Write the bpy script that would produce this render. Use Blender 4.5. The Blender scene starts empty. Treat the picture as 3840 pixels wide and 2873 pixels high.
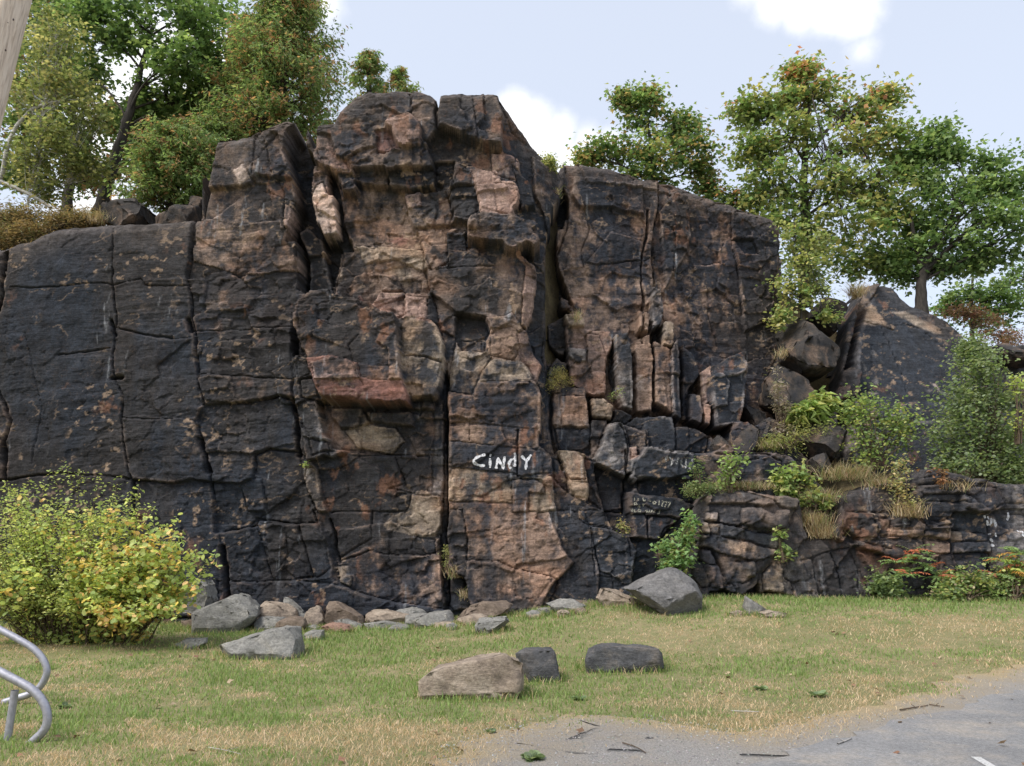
import bpy, bmesh, math, random
import numpy as np
from mathutils import Vector, Matrix

# ------------------------------------------------------------------ camera, sky, sun, exposure
SC = bpy.context.scene
COL = SC.collection
R = math.radians
FPX = 2987.0                       # focal length in pixels of the 3840 px wide photograph (28 mm)
PITCH = math.atan((2066 - 1436.5) / FPX)
EYE = 1.6
cam_d = bpy.data.cameras.new('camera'); cam = bpy.data.objects.new('camera', cam_d); COL.objects.link(cam)
cam.location = (0, 0, EYE); cam.rotation_euler = (R(90) + PITCH, 0, 0)
cam_d.lens = FPX / 3840 * 36; cam_d.sensor_width = 36; cam_d.clip_end = 3000; cam_d.clip_start = 0.05
SC.camera = cam
SUN_EL, SUN_AZ = R(52), R(-128)     # azimuth from +Y towards +X: behind the camera, to the left
EXPOSURE = 0.95
world = bpy.data.worlds.new('World'); SC.world = world; world.use_nodes = True
SC.view_settings.view_transform = 'Standard'; SC.view_settings.look = 'None'
SC.view_settings.exposure = EXPOSURE; SC.view_settings.gamma = 1.0
SC.view_settings.use_curve_mapping = False
SC.render.engine = 'CYCLES'
SC.cycles.max_bounces = 6; SC.cycles.transparent_max_bounces = 12
SC.cycles.use_denoising = True

def build_world():
    nt = world.node_tree; N = nt.nodes; L = nt.links
    for n in list(N): N.remove(n)
    out = N.new('ShaderNodeOutputWorld'); bg = N.new('ShaderNodeBackground')
    sky = N.new('ShaderNodeTexSky'); sky.sky_type = 'NISHITA'; sky.sun_disc = False
    sky.sun_elevation = SUN_EL; sky.sun_rotation = SUN_AZ
    sky.air_density = 1.0; sky.dust_density = 3.0; sky.ozone_density = 1.0; sky.altitude = 200
    # thin high veil over the whole sky plus white cumulus, all from the direction vector
    tc = N.new('ShaderNodeTexCoord')
    def math_(op, a, b=None, c=None):
        m = N.new('ShaderNodeMath'); m.operation = op
        for i, v in enumerate((a, b, c)):
            if v is None: continue
            if isinstance(v, (int, float)): m.inputs[i].default_value = v
            else: L.new(v, m.inputs[i])
        return m.outputs[0]
    def noise(scale, detail, rough=0.55, vec=None):
        n = N.new('ShaderNodeTexNoise'); n.inputs['Scale'].default_value = scale
        n.inputs['Detail'].default_value = detail; n.inputs['Roughness'].default_value = rough
        L.new(vec or tc.outputs['Generated'], n.inputs['Vector']); return n.outputs['Fac']
    big = noise(4.0, 9, 0.6); 
    fine = noise(9.0, 7, 0.6)
    # scattered cumulus everywhere
    dens = math_('MULTIPLY', math_('SUBTRACT', big, 0.66), 9.0)
    acc = dens
    # the cumulus banks in view, as round masses of cloud in given directions
    def ray(u, v):
        d = Vector(((u - 1920) / FPX, 1.0, 0)) ; y = (1436.5 - v) / FPX
        c, s = math.cos(PITCH), math.sin(PITCH)
        return Vector((d.x, c - s * y, s + c * y)).normalized()
    for (u, v, rad, amp) in ((1935, 440, .036, 1.3), (2010, 470, .04, 1.3), (2100, 505, .04, 1.3), (2200, 530, .036, 1.2), (2280, 530, .03, 1.1), (2000, 590, .06, 1.4), (2150, 610, .05, 1.3),
                             (2900, 0, .034, 1.2), (3010, 10, .036, 1.2), (3120, 30, .036, 1.2), (3200, 70, .030, 1.1), (3220, -20, .04, 1.2), (2880, -90, .05, 1.2),
                             (3230, 190, .022, .55), (1215, 10, .04, 1.0), (900, 700, .16, 1.3), (420, 480, .12, 1.3),
                             (350, 800, .10, 1.2), (700, 260, .10, 1.2)):
        d = ray(u, v)
        vm = N.new('ShaderNodeVectorMath'); vm.operation = 'DISTANCE'
        L.new(tc.outputs['Generated'], vm.inputs[0]); vm.inputs[1].default_value = d
        f = math_('MULTIPLY', math_('SUBTRACT', 1.0, math_('DIVIDE', vm.outputs['Value'], rad)), amp)
        f = math_('ADD', f, math_('MULTIPLY', math_('SUBTRACT', fine, 0.5), 1.9))
        acc = math_('MAXIMUM', acc, math_('MULTIPLY', f, 1.6))
    mask = N.new('ShaderNodeMapRange'); mask.interpolation_type = 'SMOOTHSTEP'
    L.new(acc, mask.inputs['Value']); mask.inputs['From Min'].default_value = 0.0; mask.inputs['From Max'].default_value = 1.7
    veil = N.new('ShaderNodeMixRGB'); veil.inputs[0].default_value = 0.65
    L.new(sky.outputs[0], veil.inputs[1]); veil.inputs[2].default_value = VEIL
    cl = N.new('ShaderNodeMixRGB'); L.new(mask.outputs[0], cl.inputs[0])
    L.new(veil.outputs[0], cl.inputs[1]); cl.inputs[2].default_value = CLOUD
    L.new(cl.outputs[0], bg.inputs['Color']); bg.inputs['Strength'].default_value = 0.12
    L.new(bg.outputs[0], out.inputs[0])
VEIL = (4.2, 4.45, 4.95, 1)
CLOUD = (5.6, 5.6, 5.65, 1)
build_world()
sd = bpy.data.lights.new('sun', 'SUN'); sun = bpy.data.objects.new('sun', sd); COL.objects.link(sun)
sd.energy = 1.85; sd.angle = R(20); sd.color = (1.0, 0.95, 0.88)
_sdir = Vector((math.cos(SUN_EL) * math.sin(SUN_AZ), math.cos(SUN_EL) * math.cos(SUN_AZ), math.sin(SUN_EL)))
sun.rotation_euler = _sdir.to_track_quat('Z', 'Y').to_euler(); sun.location = _sdir * 60

# ------------------------------------------------------------------ helpers
_c, _s = math.cos(PITCH), math.sin(PITCH)
def pix(u, v, y):
    """world point seen at pixel (u, v) of the 3840 px photograph, at distance y in front of the camera"""
    a = (u - 1920) / FPX; b = (1436.5 - v) / FPX
    dy = _c - _s * b; dz = _s + _c * b
    t = y / dy
    return Vector((a * t, y, EYE + dz * t))
DS = 3840 / 2212.0                 # the 2212 px wide view used when measuring
def dpix(u, v, y): return pix(u * DS, v * DS, y)
def pixscale(y): return y / FPX * 1.0   # metres per photograph pixel, roughly
def gpix(u, v):
    """ground point (z = ground) at display pixel"""
    y = 8.0
    for _ in range(40):
        p = dpix(u, v, y); g = ground_z(p.x, p.y)
        # move along the ray until z matches
        b = (1436.5 - v * DS) / FPX; dz = (_s + _c * b) / (_c - _s * b)
        y = y + 0.5 * ((EYE - g) / max(-dz, 0.02) - y)
    return dpix(u, v, y)

def tag(o, label=None, cat=None, group=None, kind=None):
    if label: o['label'] = label
    if cat: o['category'] = cat
    if group: o['group'] = group
    if kind: o['kind'] = kind
    return o
def empty(name, loc=(0, 0, 0), label=None, cat=None, group=None):
    o = bpy.data.objects.new(name, None); COL.objects.link(o); o.location = loc
    o.empty_display_size = 0.2
    return tag(o, label, cat, group)
def mesh_np(name, V, F, mat, parent=None, colors=None, smooth=False, extra=None):
    """mesh from numpy vertices and an (n,3) or (n,4) index array; colours per vertex"""
    me = bpy.data.meshes.new(name)
    V = np.asarray(V, np.float32); F = np.asarray(F, np.int32)
    n, k = F.shape
    me.vertices.add(len(V)); me.vertices.foreach_set('co', V.ravel())
    me.loops.add(n * k); me.loops.foreach_set('vertex_index', F.ravel())
    me.polygons.add(n)
    me.polygons.foreach_set('loop_start', np.arange(0, n * k, k, dtype=np.int32))
    if smooth: me.polygons.foreach_set('use_smooth', np.ones(n, bool))
    me.update(calc_edges=True)
    if colors is not None:
        at = me.color_attributes.new('Col', 'FLOAT_COLOR', 'POINT')
        c = np.ones((len(V), 4), np.float32); c[:, :colors.shape[1]] = colors
        at.data.foreach_set('color', c.ravel())
    if mat: me.materials.append(mat)
    o = bpy.data.objects.new(name, me); COL.objects.link(o)
    if parent is not None:
        o.parent = parent
        if parent.location.length > 0 or any(parent.rotation_euler):
            o.matrix_parent_inverse = Matrix.Translation(parent.location).inverted()
    return o
def bm_obj(name, bm, mat, parent=None, smooth=False):
    me = bpy.data.meshes.new(name); bm.to_mesh(me); bm.free()
    if smooth: me.polygons.foreach_set('use_smooth', np.ones(len(me.polygons), bool))
    if mat: me.materials.append(mat)
    o = bpy.data.objects.new(name, me); COL.objects.link(o)
    if parent is not None:
        o.parent = parent; o.matrix_parent_inverse = Matrix.Translation(parent.location).inverted()
    return o

# numpy noise
def _h(ix, iy, seed):
    n = (ix.astype(np.int64) * 374761393 + iy.astype(np.int64) * 668265263 + seed * 1274126177) & 0x7fffffff
    n = ((n ^ (n >> 13)) * 1274126177) & 0x7fffffff
    n = (n ^ (n >> 16)) & 0xffffff
    return n / float(0xffffff)
def vnoise(x, y, seed=0):
    ix = np.floor(x); iy = np.floor(y); fx = x - ix; fy = y - iy
    ux = fx * fx * fx * (fx * (fx * 6 - 15) + 10); uy = fy * fy * fy * (fy * (fy * 6 - 15) + 10)
    a = _h(ix, iy, seed); b = _h(ix + 1, iy, seed); c = _h(ix, iy + 1, seed); d = _h(ix + 1, iy + 1, seed)
    return (a + (b - a) * ux) * (1 - uy) + (c + (d - c) * ux) * uy
def fbm(x, y, seed=0, octv=5, gain=0.5):
    s = 0.0; a = 1.0; t = 0.0
    ca, sa = math.cos(0.6), math.sin(0.6)
    for i in range(octv):
        s = s + a * vnoise(x, y, seed + i * 17); t += a; a *= gain
        x, y = (x * ca - y * sa) * 2.03 + 13.7, (x * sa + y * ca) * 2.03 + 5.1
    return s / t - 0.5            # about -0.5..0.5
def sstep(a, b, x):
    t = np.clip((x - a) / (b - a), 0, 1); return t * t * (3 - 2 * t)
def cells(x, y, seed, cheb=True):
    """cellular pattern: id-random, second random, F2-F1, dx, dy to the nearest point"""
    ix = np.floor(x); iy = np.floor(y)
    f1 = np.full(x.shape, 9.0); f2 = np.full(x.shape, 9.0)
    r1 = np.zeros(x.shape); r2 = np.zeros(x.shape); r3 = np.zeros(x.shape); bx = np.zeros(x.shape); by = np.zeros(x.shape)
    for j in (-1, 0, 1):
        for i in (-1, 0, 1):
            cx = ix + i; cy = iy + j
            px = cx + 0.1 + 0.8 * _h(cx, cy, seed); py = cy + 0.1 + 0.8 * _h(cx, cy, seed + 5)
            dx = x - px; dy = y - py
            d = np.maximum(np.abs(dx), np.abs(dy)) + 0.25 * np.minimum(np.abs(dx), np.abs(dy)) if cheb else np.sqrt(dx * dx + dy * dy)
            m = d < f1
            f2 = np.where(m, f1, np.minimum(f2, d)); 
            r1 = np.where(m, _h(cx, cy, seed + 9), r1); r2 = np.where(m, _h(cx, cy, seed + 21), r2); r3 = np.where(m, _h(cx, cy, seed + 33), r3)
            bx = np.where(m, dx, bx); by = np.where(m, dy, by); f1 = np.where(m, d, f1)
    return r1, r2, r3, f2 - f1, bx, by
def pip(px, py, poly):
    ins = np.zeros(px.shape, bool); n = len(poly)
    for i in range(n):
        x1, y1 = poly[i]; x2, y2 = poly[(i + 1) % n]
        if y1 == y2: continue
        c = ((y1 > py) != (y2 > py)) & (px < (x2 - x1) * (py - y1) / (y2 - y1) + x1)
        ins ^= c
    return ins
def segdist(px, py, x1, y1, x2, y2):
    dx, dy = x2 - x1, y2 - y1; l = dx * dx + dy * dy + 1e-12
    t = np.clip(((px - x1) * dx + (py - y1) * dy) / l, 0, 1)
    return np.hypot(px - x1 - t * dx, py - y1 - t * dy)
def polydist(px, py, poly):
    d = np.full(px.shape, 1e3)
    for i in range(len(poly)):
        x1, y1 = poly[i]; x2, y2 = poly[(i + 1) % len(poly)]
        d = np.minimum(d, segdist(px, py, x1, y1, x2, y2))
    return d

# ------------------------------------------------------------------ node materials
def new_mat(name):
    m = bpy.data.materials.new(name); m.use_nodes = True
    nt = m.node_tree
    for n in list(nt.nodes): nt.nodes.remove(n)
    return m, nt.nodes, nt.links
class NB:
    def __init__(s, name):
        s.m, s.N, s.L = new_mat(name)
        s.out = s.N.new('ShaderNodeOutputMaterial'); s.b = s.N.new('ShaderNodeBsdfPrincipled')
        s.L.new(s.b.outputs[0], s.out.inputs[0])
        s.b.inputs['Specular IOR Level'].default_value = 0.3
        s.geo = s.N.new('ShaderNodeNewGeometry'); s.pos = s.geo.outputs['Position']
    def inp(s, sock, v):
        if isinstance(v, (int, float, tuple)): sock.default_value = v
        else: s.L.new(v, sock)
    def scale(s, v, sc):
        n = s.N.new('ShaderNodeVectorMath'); n.operation = 'MULTIPLY'; s.inp(n.inputs[0], v); n.inputs[1].default_value = sc
        return n.outputs[0]
    def noise(s, scale, detail=6, rough=0.6, vec=None, dist=0.0):
        n = s.N.new('ShaderNodeTexNoise'); n.inputs['Scale'].default_value = scale; n.inputs['Detail'].default_value = detail
        n.inputs['Roughness'].default_value = rough; n.inputs['Distortion'].default_value = dist
        s.L.new(vec or s.pos, n.inputs['Vector']); return n.outputs['Fac']
    def ramp(s, f, *stops):
        n = s.N.new('ShaderNodeValToRGB'); s.L.new(f, n.inputs[0]); e = n.color_ramp.elements
        while len(e) < len(stops): e.new(0.5)
        for k, (p, c) in zip(e, stops): k.position = p; k.color = (c if isinstance(c, tuple) else (c, c, c)) + ((1,) if not isinstance(c, tuple) or len(c) == 3 else ())
        return n.outputs[0]
    def mix(s, f, a, b, mode='MIX'):
        n = s.N.new('ShaderNodeMixRGB'); n.blend_type = mode
        s.inp(n.inputs[0], f); s.inp(n.inputs[1], a if not (isinstance(a, tuple) and len(a) == 3) else a + (1,)); s.inp(n.inputs[2], b if not (isinstance(b, tuple) and len(b) == 3) else b + (1,))
        return n.outputs[0]
    def math(s, op, a, b=0.0):
        n = s.N.new('ShaderNodeMath'); n.operation = op; s.inp(n.inputs[0], a); s.inp(n.inputs[1], b); return n.outputs[0]
    def attr(s, name='Col'):
        n = s.N.new('ShaderNodeAttribute'); n.attribute_name = name; return n.outputs['Color']
    def bump(s, h, strength=0.5, dist=0.02):
        n = s.N.new('ShaderNodeBump'); n.inputs['Strength'].default_value = strength; n.inputs['Distance'].default_value = dist
        s.L.new(h, n.inputs['Height']); s.L.new(n.outputs[0], s.b.inputs['Normal'])
    def color(s, c): s.inp(s.b.inputs['Base Color'], c if not (isinstance(c, tuple) and len(c) == 3) else c + (1,))
    def rough(s, r): s.inp(s.b.inputs['Roughness'], r)

def rock_material():
    n = NB('gneiss_rock'); n.b.inputs['Specular IOR Level'].default_value = 0.14
    col = n.attr()
    f1 = n.noise(34, 8, 0.7); f2 = n.noise(9, 7, 0.65); f3 = n.noise(120, 4, 0.7)
    lam = n.noise(3.0, 8, 0.7, n.scale(n.pos, (1.2, 1.2, 11.0)), 0.6)
    c = n.mix(1.0, col, n.ramp(f1, (0.28, 0.55), (0.72, 1.5)), 'MULTIPLY')
    c = n.mix(1.0, c, n.ramp(f2, (0.3, 0.6), (0.7, 1.45)), 'MULTIPLY')
    c = n.mix(1.0, c, n.ramp(lam, (0.32, 0.82), (0.5, 1.0), (0.7, 1.18)), 'MULTIPLY')
    c = n.mix(n.ramp(f3, (0.66, 0.0), (0.76, 0.35)), c, (0.26, 0.22, 0.19))
    sp = n.noise(15, 9, 0.78); wh = n.noise(0.7, 4, 0.6)
    c = n.mix(n.math('MULTIPLY', n.ramp(sp, (0.55, 0.0), (0.67, 0.34)), n.ramp(wh, (0.38, 0.15), (0.6, 1.0))), c, (0.19, 0.125, 0.09))
    n.color(c); n.rough(n.ramp(f2, (0.3, 0.7), (0.7, 0.95)))
    h = n.math('ADD', n.math('MULTIPLY', f1, 0.5), n.math('MULTIPLY', lam, 0.7)); h = n.math('ADD', h, n.math('MULTIPLY', f3, 0.15))
    n.bump(h, 0.9, 0.035)
    return n.m

# ------------------------------------------------------------------ rock sheets (cliff faces with their blocks)
TY = (0, 960, 1913)
def tpts(s):
    """'10 490,850 ...': points read in 960 px tiles of the photograph enlarged 1.724 times; 'd' switches to the 2212 px view"""
    out = []; c = r = 0; disp = False
    for t in s.split():
        if ',' in t:
            a, b = t.split(','); a = float(a); b = float(b)
            if disp == 'z': out.append((2500 + a / 2.627, 1700 + b / 2.627)); continue
            out.append((a * DS, b * DS) if disp else (960 * c + a / 1.724, TY[r] + b / 1.724))
        elif t == 'd': disp = True
        elif t == 'z': disp = 'z'
        else: c, r = int(t[0]), int(t[1]); disp = False
    return out
KEY = {  # rock colour under the weathering, amount of dark coat
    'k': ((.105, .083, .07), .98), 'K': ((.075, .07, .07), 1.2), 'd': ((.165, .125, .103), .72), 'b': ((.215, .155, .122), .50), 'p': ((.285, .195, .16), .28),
    'o': ((.22, .152, .116), .45), 'r': ((.19, .105, .09), .34), 't': ((.27, .215, .165), .25), 'w': ((.43, .34, .29), .05),
    'g': ((.20, .185, .18), .62), 'c': ((.55, .53, .53), .3)}
COAT = np.array((.021, .027, .037)); COAT2 = np.array((.029, .029, .031))

class Sheet:
    def __init__(s, x0, x1, z0, z1, res, yb, seed):
        s.xs = np.arange(x0, x1, res); s.zs = np.arange(z0, z1, res)
        s.A, s.Z = np.meshgrid(s.xs, s.zs)            # rows = z
        s.X = s.A * (1 + .0124 * (s.Z - 1.6))          # columns splay slightly with height
        s.yb = yb; s.seed = seed; s.res = res
        X, Z = s.X, s.Z
        s.WX = X + .075 * fbm(X * 1.1, Z * 1.1, seed + 1, 4) + .05 * fbm(X * 6, Z * 6, seed + 2, 4, .65)
        s.WZ = Z + .075 * fbm(X * 1.1, Z * 1.1, seed + 3, 4) + .05 * fbm(X * 6, Z * 6, seed + 4, 4, .65)
        s.D = np.zeros(X.shape); s.lab = np.zeros(X.shape, np.int32)
        s.rgb = np.empty(X.shape + (3,)); s.coat = np.full(X.shape, 1.0); s.rough = np.ones(X.shape)
        s.rgb[:] = KEY['k'][0]; s.n = 1; s.groove = np.zeros(X.shape)
    def par(s, x, z): return x / (1 + .0124 * (z - 1.6))
    def at(s, u, v, d):
        y = s.yb(0.0, 2.0) - d
        for _ in range(4):
            p = pix(u, v, y); y = float(s.yb(p.x, p.z)) - d
        p = pix(u, v, y); return p.x, p.z
    def poly(s, pts, d, key='k', g=.10, gw=.022, bev=.016, br=.035, tz=None, label=True, rough=1.15, coat=None, blend=1.0):
        P = tpts(pts); us = [p[0] for p in P]; u0, u1 = min(us), max(us)
        rnd = random.Random(s.n * 31 + s.seed)
        dl, dr = d if isinstance(d, tuple) else ((d or 0.0) + rnd.uniform(-.03, .03), (d or 0.0) + rnd.uniform(-.03, .03))
        W = [s.at(u, v, dl + (dr - dl) * (u - u0) / max(u1 - u0, 1)) for u, v in P]
        wx = [w[0] for w in W]; wz = [w[1] for w in W]
        i0, i1 = np.searchsorted(s.xs, (min(s.par(a, b) for a, b in W) - .25, max(s.par(a, b) for a, b in W) + .25)); j0, j1 = np.searchsorted(s.zs, (min(wz) - .25, max(wz) + .25))
        if i1 - i0 < 2 or j1 - j0 < 2: return
        sl = np.s_[j0:j1, i0:i1]; X = s.WX[sl]; Z = s.WZ[sl]
        ins = pip(X, Z, W); dist = polydist(X, Z, W)
        c, ct = KEY[key]
        if coat is not None: ct = coat
        g = g * max(.12, 1 - 1.2 * max(0, .5 * (dl + dr) - .1))     # a proud block needs no groove: its step is the joint
        if d is None or not label:       # colour only
            m = np.where(ins, sstep(0, .12, dist), 0) * blend
            s.rgb[sl] += (np.array(c) - s.rgb[sl]) * m[..., None]; s.coat[sl] += (ct - s.coat[sl]) * m
            return
        t = np.clip((X - min(wx)) / max(max(wx) - min(wx), .01), 0, 1)
        if tz is None: tz = rnd.uniform(-.05, .05)
        dep = dl + (dr - dl) * t + tz * (Z - .5 * (min(wz) + max(wz))) - bev * (1 - sstep(0, br, dist)) ** 1.5
        s.D[sl] = np.where(ins, dep, s.D[sl]); s.lab[sl] = np.where(ins, s.n, s.lab[sl])
        s.rgb[sl] = np.where(ins[..., None], c, s.rgb[sl]); s.coat[sl] = np.where(ins, ct, s.coat[sl]); s.rough[sl] = np.where(ins, rough, s.rough[sl])
        gv = fbm(X * 1.6, Z * 1.6, s.seed + 77 + s.n, 3) * 2.4 + .75
        gr = .9 * g * np.clip(gv - .08, 0, 1.2) * np.exp(-(dist / (.62 * gw)) ** 2)
        s.groove[sl] = np.where(ins, 0, s.groove[sl]); s.groove[sl] = np.maximum(s.groove[sl], gr)
        s.n += 1
    def crack(s, pts, w=.03, g=.15, d=.2):
        W = [s.at(u, v, d) for u, v in tpts(pts)]
        for a, b in zip(W[:-1], W[1:]):
            i0, i1 = np.searchsorted(s.xs, (min(s.par(*a), s.par(*b)) - .3, max(s.par(*a), s.par(*b)) + .3)); j0, j1 = np.searchsorted(s.zs, (min(a[1], b[1]) - .3, max(a[1], b[1]) + .3))
            sl = np.s_[j0:j1, i0:i1]; X = s.WX[sl]; Z = s.WZ[sl]
            ww = .75 * w * (1 + 1.6 * fbm(X * 2.5, Z * 2.5, s.seed + 55, 3))
            s.groove[sl] = np.maximum(s.groove[sl], g * np.exp(-(segdist(X, Z, *a, *b) / np.maximum(ww, .006)) ** 2))
    def fill_gaps(s, keep=None, it=70):
        """slivers no block covers are joined to the block beside them"""
        un = s.lab == 0
        if keep is not None: un &= ~keep
        for k in range(it):
            if not un.any(): break
            n0 = un.sum()
            for dy, dx in ((0, 1), (1, 0), (0, -1), (-1, 0)):
                jj, ii = np.nonzero(un); a, b = (jj - dy) % un.shape[0], (ii - dx) % un.shape[1]
                ok = s.lab[a, b] > 0; jj, ii, a, b = jj[ok], ii[ok], a[ok], b[ok]
                for arr in (s.D, s.rgb, s.coat, s.rough, s.lab): arr[jj, ii] = arr[a, b]
                un[jj, ii] = False
            if un.sum() == n0: break
    def finish(s, rim, parent, mat, part, lam=1.0, facet=1.0, back=1.5, rr=.35, void=None, grey_top=.8, minfaces=30):
        X, Z, sd = s.X, s.Z, s.seed
        wx, wz = s.WX, s.WZ
        tilt = .10
        a = wx + tilt * wz; b = wz - tilt * wx
        r1, r2, r3, e, bx, by = cells(a * .95, b * 1.35, sd + 11)
        f1 = (r1 - .5) * .07 + bx * (r2 - .5) * .16 + by * (r3 - .5) * .14 - .02 * np.exp(-(e / .022) ** 2) * (r2 > .6)
        q1, q2, q3, e2, cx, cy = cells(a * 3.1 + 7, b * 4.3, sd + 12)
        sel = 1.3 * sstep(-.04, .12, fbm(X * .6, Z * .6, sd + 13, 3))
        f2 = ((q1 - .5) * .036 + cx * (q2 - .5) * .075 + cy * (q3 - .5) * .06 - .012 * np.exp(-(e2 / .05) ** 2) * (q2 > .7)) * (.25 + sel)
        p1, p2, p3, e3, gx, gy = cells(a * 8 + 3, b * 9.5 + 1, sd + 51)
        f2 = f2 + ((p1 - .5) * .014 + gx * (p2 - .5) * .03 + gy * (p3 - .5) * .03) * sstep(.0, .15, fbm(X * .9 + 7, Z * .9, sd + 52, 3)) * 1.2
        lamn = fbm(a * .8 + 3, b * 9 + .5 * np.sin(a), sd + 14, 5, .6)
        lamsel = .35 + 1.1 * sstep(-.05, .2, fbm(X * .35, Z * .5, sd + 15, 3))
        ridge = 1 - np.abs(fbm(a * 1.1, b * 2.2, sd + 16, 4)) / .012
        ridge2 = 1 - np.abs(fbm(a * 2.6 + 9, b * 1.2, sd + 17, 4)) / .011
        cr = (.022 * np.clip(ridge, 0, 1) + .018 * np.clip(ridge2, 0, 1)) * sstep(-.1, .15, fbm(X * .7, Z * .7, sd + 47, 3))
        fine = .055 * fbm(a * 2.2, b * 2.6, sd + 18, 6, .55) + .02 * fbm(a * 11, b * 14, sd + 19, 4, .6)
        big = .30 * fbm(X * .22, Z * .25, sd + 20, 2)
        rel = s.rough * facet * (f1 + f2) + lam * .045 * lamsel * lamn + fine - cr + big
        gx_ = np.maximum(np.abs(np.diff(s.D, axis=1, append=s.D[:, -1:])), np.abs(np.diff(s.D, axis=0, append=s.D[-1:])))
        st_ = np.maximum.reduce([np.roll(gx_, k, ax) for ax in (0, 1) for k in (-1, 0, 1)]) > .12
        sm = s.D.copy()
        for _ in range(1): sm = (sm + np.roll(sm, 1, 0) + np.roll(sm, -1, 0) + np.roll(sm, 1, 1) + np.roll(sm, -1, 1)) / 5
        D = np.where(st_, sm, s.D) + rel - s.groove
        s.relief = rel
        # ---- colour
        def blur(a, r):
            for ax in (0, 1):
                p = np.concatenate((np.repeat(np.take(a, [0], ax), r + 1, ax), a, np.repeat(np.take(a, [-1], ax), r, ax)), ax); c = np.cumsum(p, ax)
                n_ = a.shape[ax]; a = (np.take(c, np.arange(2 * r + 1, 2 * r + 1 + n_), ax) - np.take(c, np.arange(n_), ax)) / (2 * r + 1)
            return a
        s.rgb = .65 * s.rgb + .35 * blur(blur(s.rgb, 7), 7); s.coat = .7 * s.coat + .3 * blur(blur(s.coat, 7), 7)
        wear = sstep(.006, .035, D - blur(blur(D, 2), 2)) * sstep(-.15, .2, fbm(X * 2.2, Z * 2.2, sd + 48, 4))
        n1 = fbm(X * .75, Z * .55, sd + 30, 6, .6); n2 = fbm(X * 4.5, Z * 3.6, sd + 31, 5, .65)
        st = fbm(X * 3.2, Z * .28, sd + 32, 5, .6)
        band = fbm(a * .55, b * 5.5, sd + 33, 5, .6)
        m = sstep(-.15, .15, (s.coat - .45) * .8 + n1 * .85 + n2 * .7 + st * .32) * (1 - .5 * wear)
        var = fbm(X * 1.7, Z * 1.4, sd + 34, 5)
        base = s.rgb * (1 + 1.1 * band + .8 * var)[..., None]
        warm = sstep(-.05, .25, fbm(X * 1.3 + 4, Z * 1.9, sd + 35, 5))[..., None]
        base = base * (1 + warm * np.array((.13, -.02, -.12)))
        ck = sstep(-.15, .2, fbm(X * .5, Z * .4, sd + 36, 4) + .5 * st)[..., None]
        coatc = COAT * (1 - ck) + COAT2 * ck
        coatc = coatc * (1 + 1.2 * n2 + .8 * band)[..., None]
        rgb = base + (coatc - base) * (m * .93)[..., None]
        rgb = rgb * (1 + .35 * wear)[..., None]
        rust = sstep(.10, .2, fbm(X * 2.6, Z * 1.7, sd + 53, 5, .6)) * sstep(.0, .16, fbm(X * .55 + 3, Z * .6, sd + 54, 3))
        rgb = rgb + (np.array((.25, .125, .075)) * (1 + n2)[..., None] - rgb) * (rust * .55)[..., None]
        # chips knocked out of the coat and pale mineral runs
        chip = sstep(.16, .22, fbm(X * 5.5, Z * 6.5, sd + 37, 4, .6)) * sstep(.02, .16, fbm(X * .9, Z * .9, sd + 38, 3))
        chip += sstep(.03, 0, np.abs(fbm(X * 2.1, Z * 3.5, sd + 44, 4))) * sstep(.11, .2, fbm(X * 1.3 + 4, Z * 1.5, sd + 45, 3)) * .8
        rgb = rgb + (np.array((.30, .215, .15)) - rgb) * (np.clip(chip, 0, 1) * .7)[..., None]
        run = sstep(.16, .28, fbm(X * 8, Z * .9, sd + 39, 5, .65)) * sstep(.04, .18, fbm(X * .8, Z * .7, sd + 40, 3))
        rgb = rgb + (np.array((.34, .35, .37)) - rgb) * (run * .45)[..., None]
        # dust caught on brows: lighter, greyer upper margins near the rim
        A0 = s.xs
        rp = sorted((s.par(*p), p[1]) for p in rim)
        rz = np.interp(A0, [p[0] for p in rp], [p[1] for p in rp])
        rz = rz + .10 * fbm(A0 * 1.5, A0 * 0, sd + 41, 4) + .05 * fbm(A0 * 7, A0 * 0, sd + 42, 3)
        top = sstep(.9, .1, rz[None, :] - Z + .5 * n1) * grey_top
        rgb = rgb + (np.array((.105, .088, .078)) * (1 + 1.2 * n2 + 1.2 * band)[..., None] - rgb) * (top * .75)[..., None]
        s.rgbout = np.clip(rgb, .012, .75)
        # ---- fold the upper rows back over the rim
        rrv = rr * (1 + .8 * fbm(A0 * .9, A0 * 0 + 3, sd + 43, 3))[None, :]
        t = Z - (rz[None, :] - rrv)
        ang = np.clip(t / rrv, 0, math.pi / 2)
        Zo = np.where(t > 0, rz[None, :] - rrv + rrv * np.sin(ang), Z)
        over = np.clip(t - rrv * math.pi / 2, 0, None)
        jr = np.clip(((rz - .12 - s.zs[0]) / s.res).astype(int), 1, len(s.zs) - 1)
        Drim = s.D[jr, np.arange(X.shape[1])][None, :] + 0 * Z
        D = np.where(Z > rz[None, :] - .12, Drim + rel * (1 - .6 * sstep(0, .6, over)), D)
        Yo = s.yb(X, Z) - D + np.where(t > 0, rrv * (1 - np.cos(ang)), 0) + over * back
        Zo = Zo + over * .06 + np.where(over > 0, .1 * fbm(X * 1.5, Z * 1.5 + 8, sd + 46, 4), 0) * sstep(0, .5, over)
        s.Y = Yo; s.Zo = Zo
        # ---- split into one mesh per block
        H, Wd = X.shape; idx = np.arange(H * Wd).reshape(H, Wd)
        F = np.stack((idx[:-1, :-1], idx[:-1, 1:], idx[1:, 1:], idx[1:, :-1]), -1).reshape(-1, 4)
        fl = s.lab[:-1, :-1].ravel()
        keep = np.ones(len(F), bool)
        keep = (over[:-1, :-1] < .55).ravel()      # further back the hill takes over
        if void is not None: keep &= ~void(X, Z)[:-1, :-1].ravel()
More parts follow.
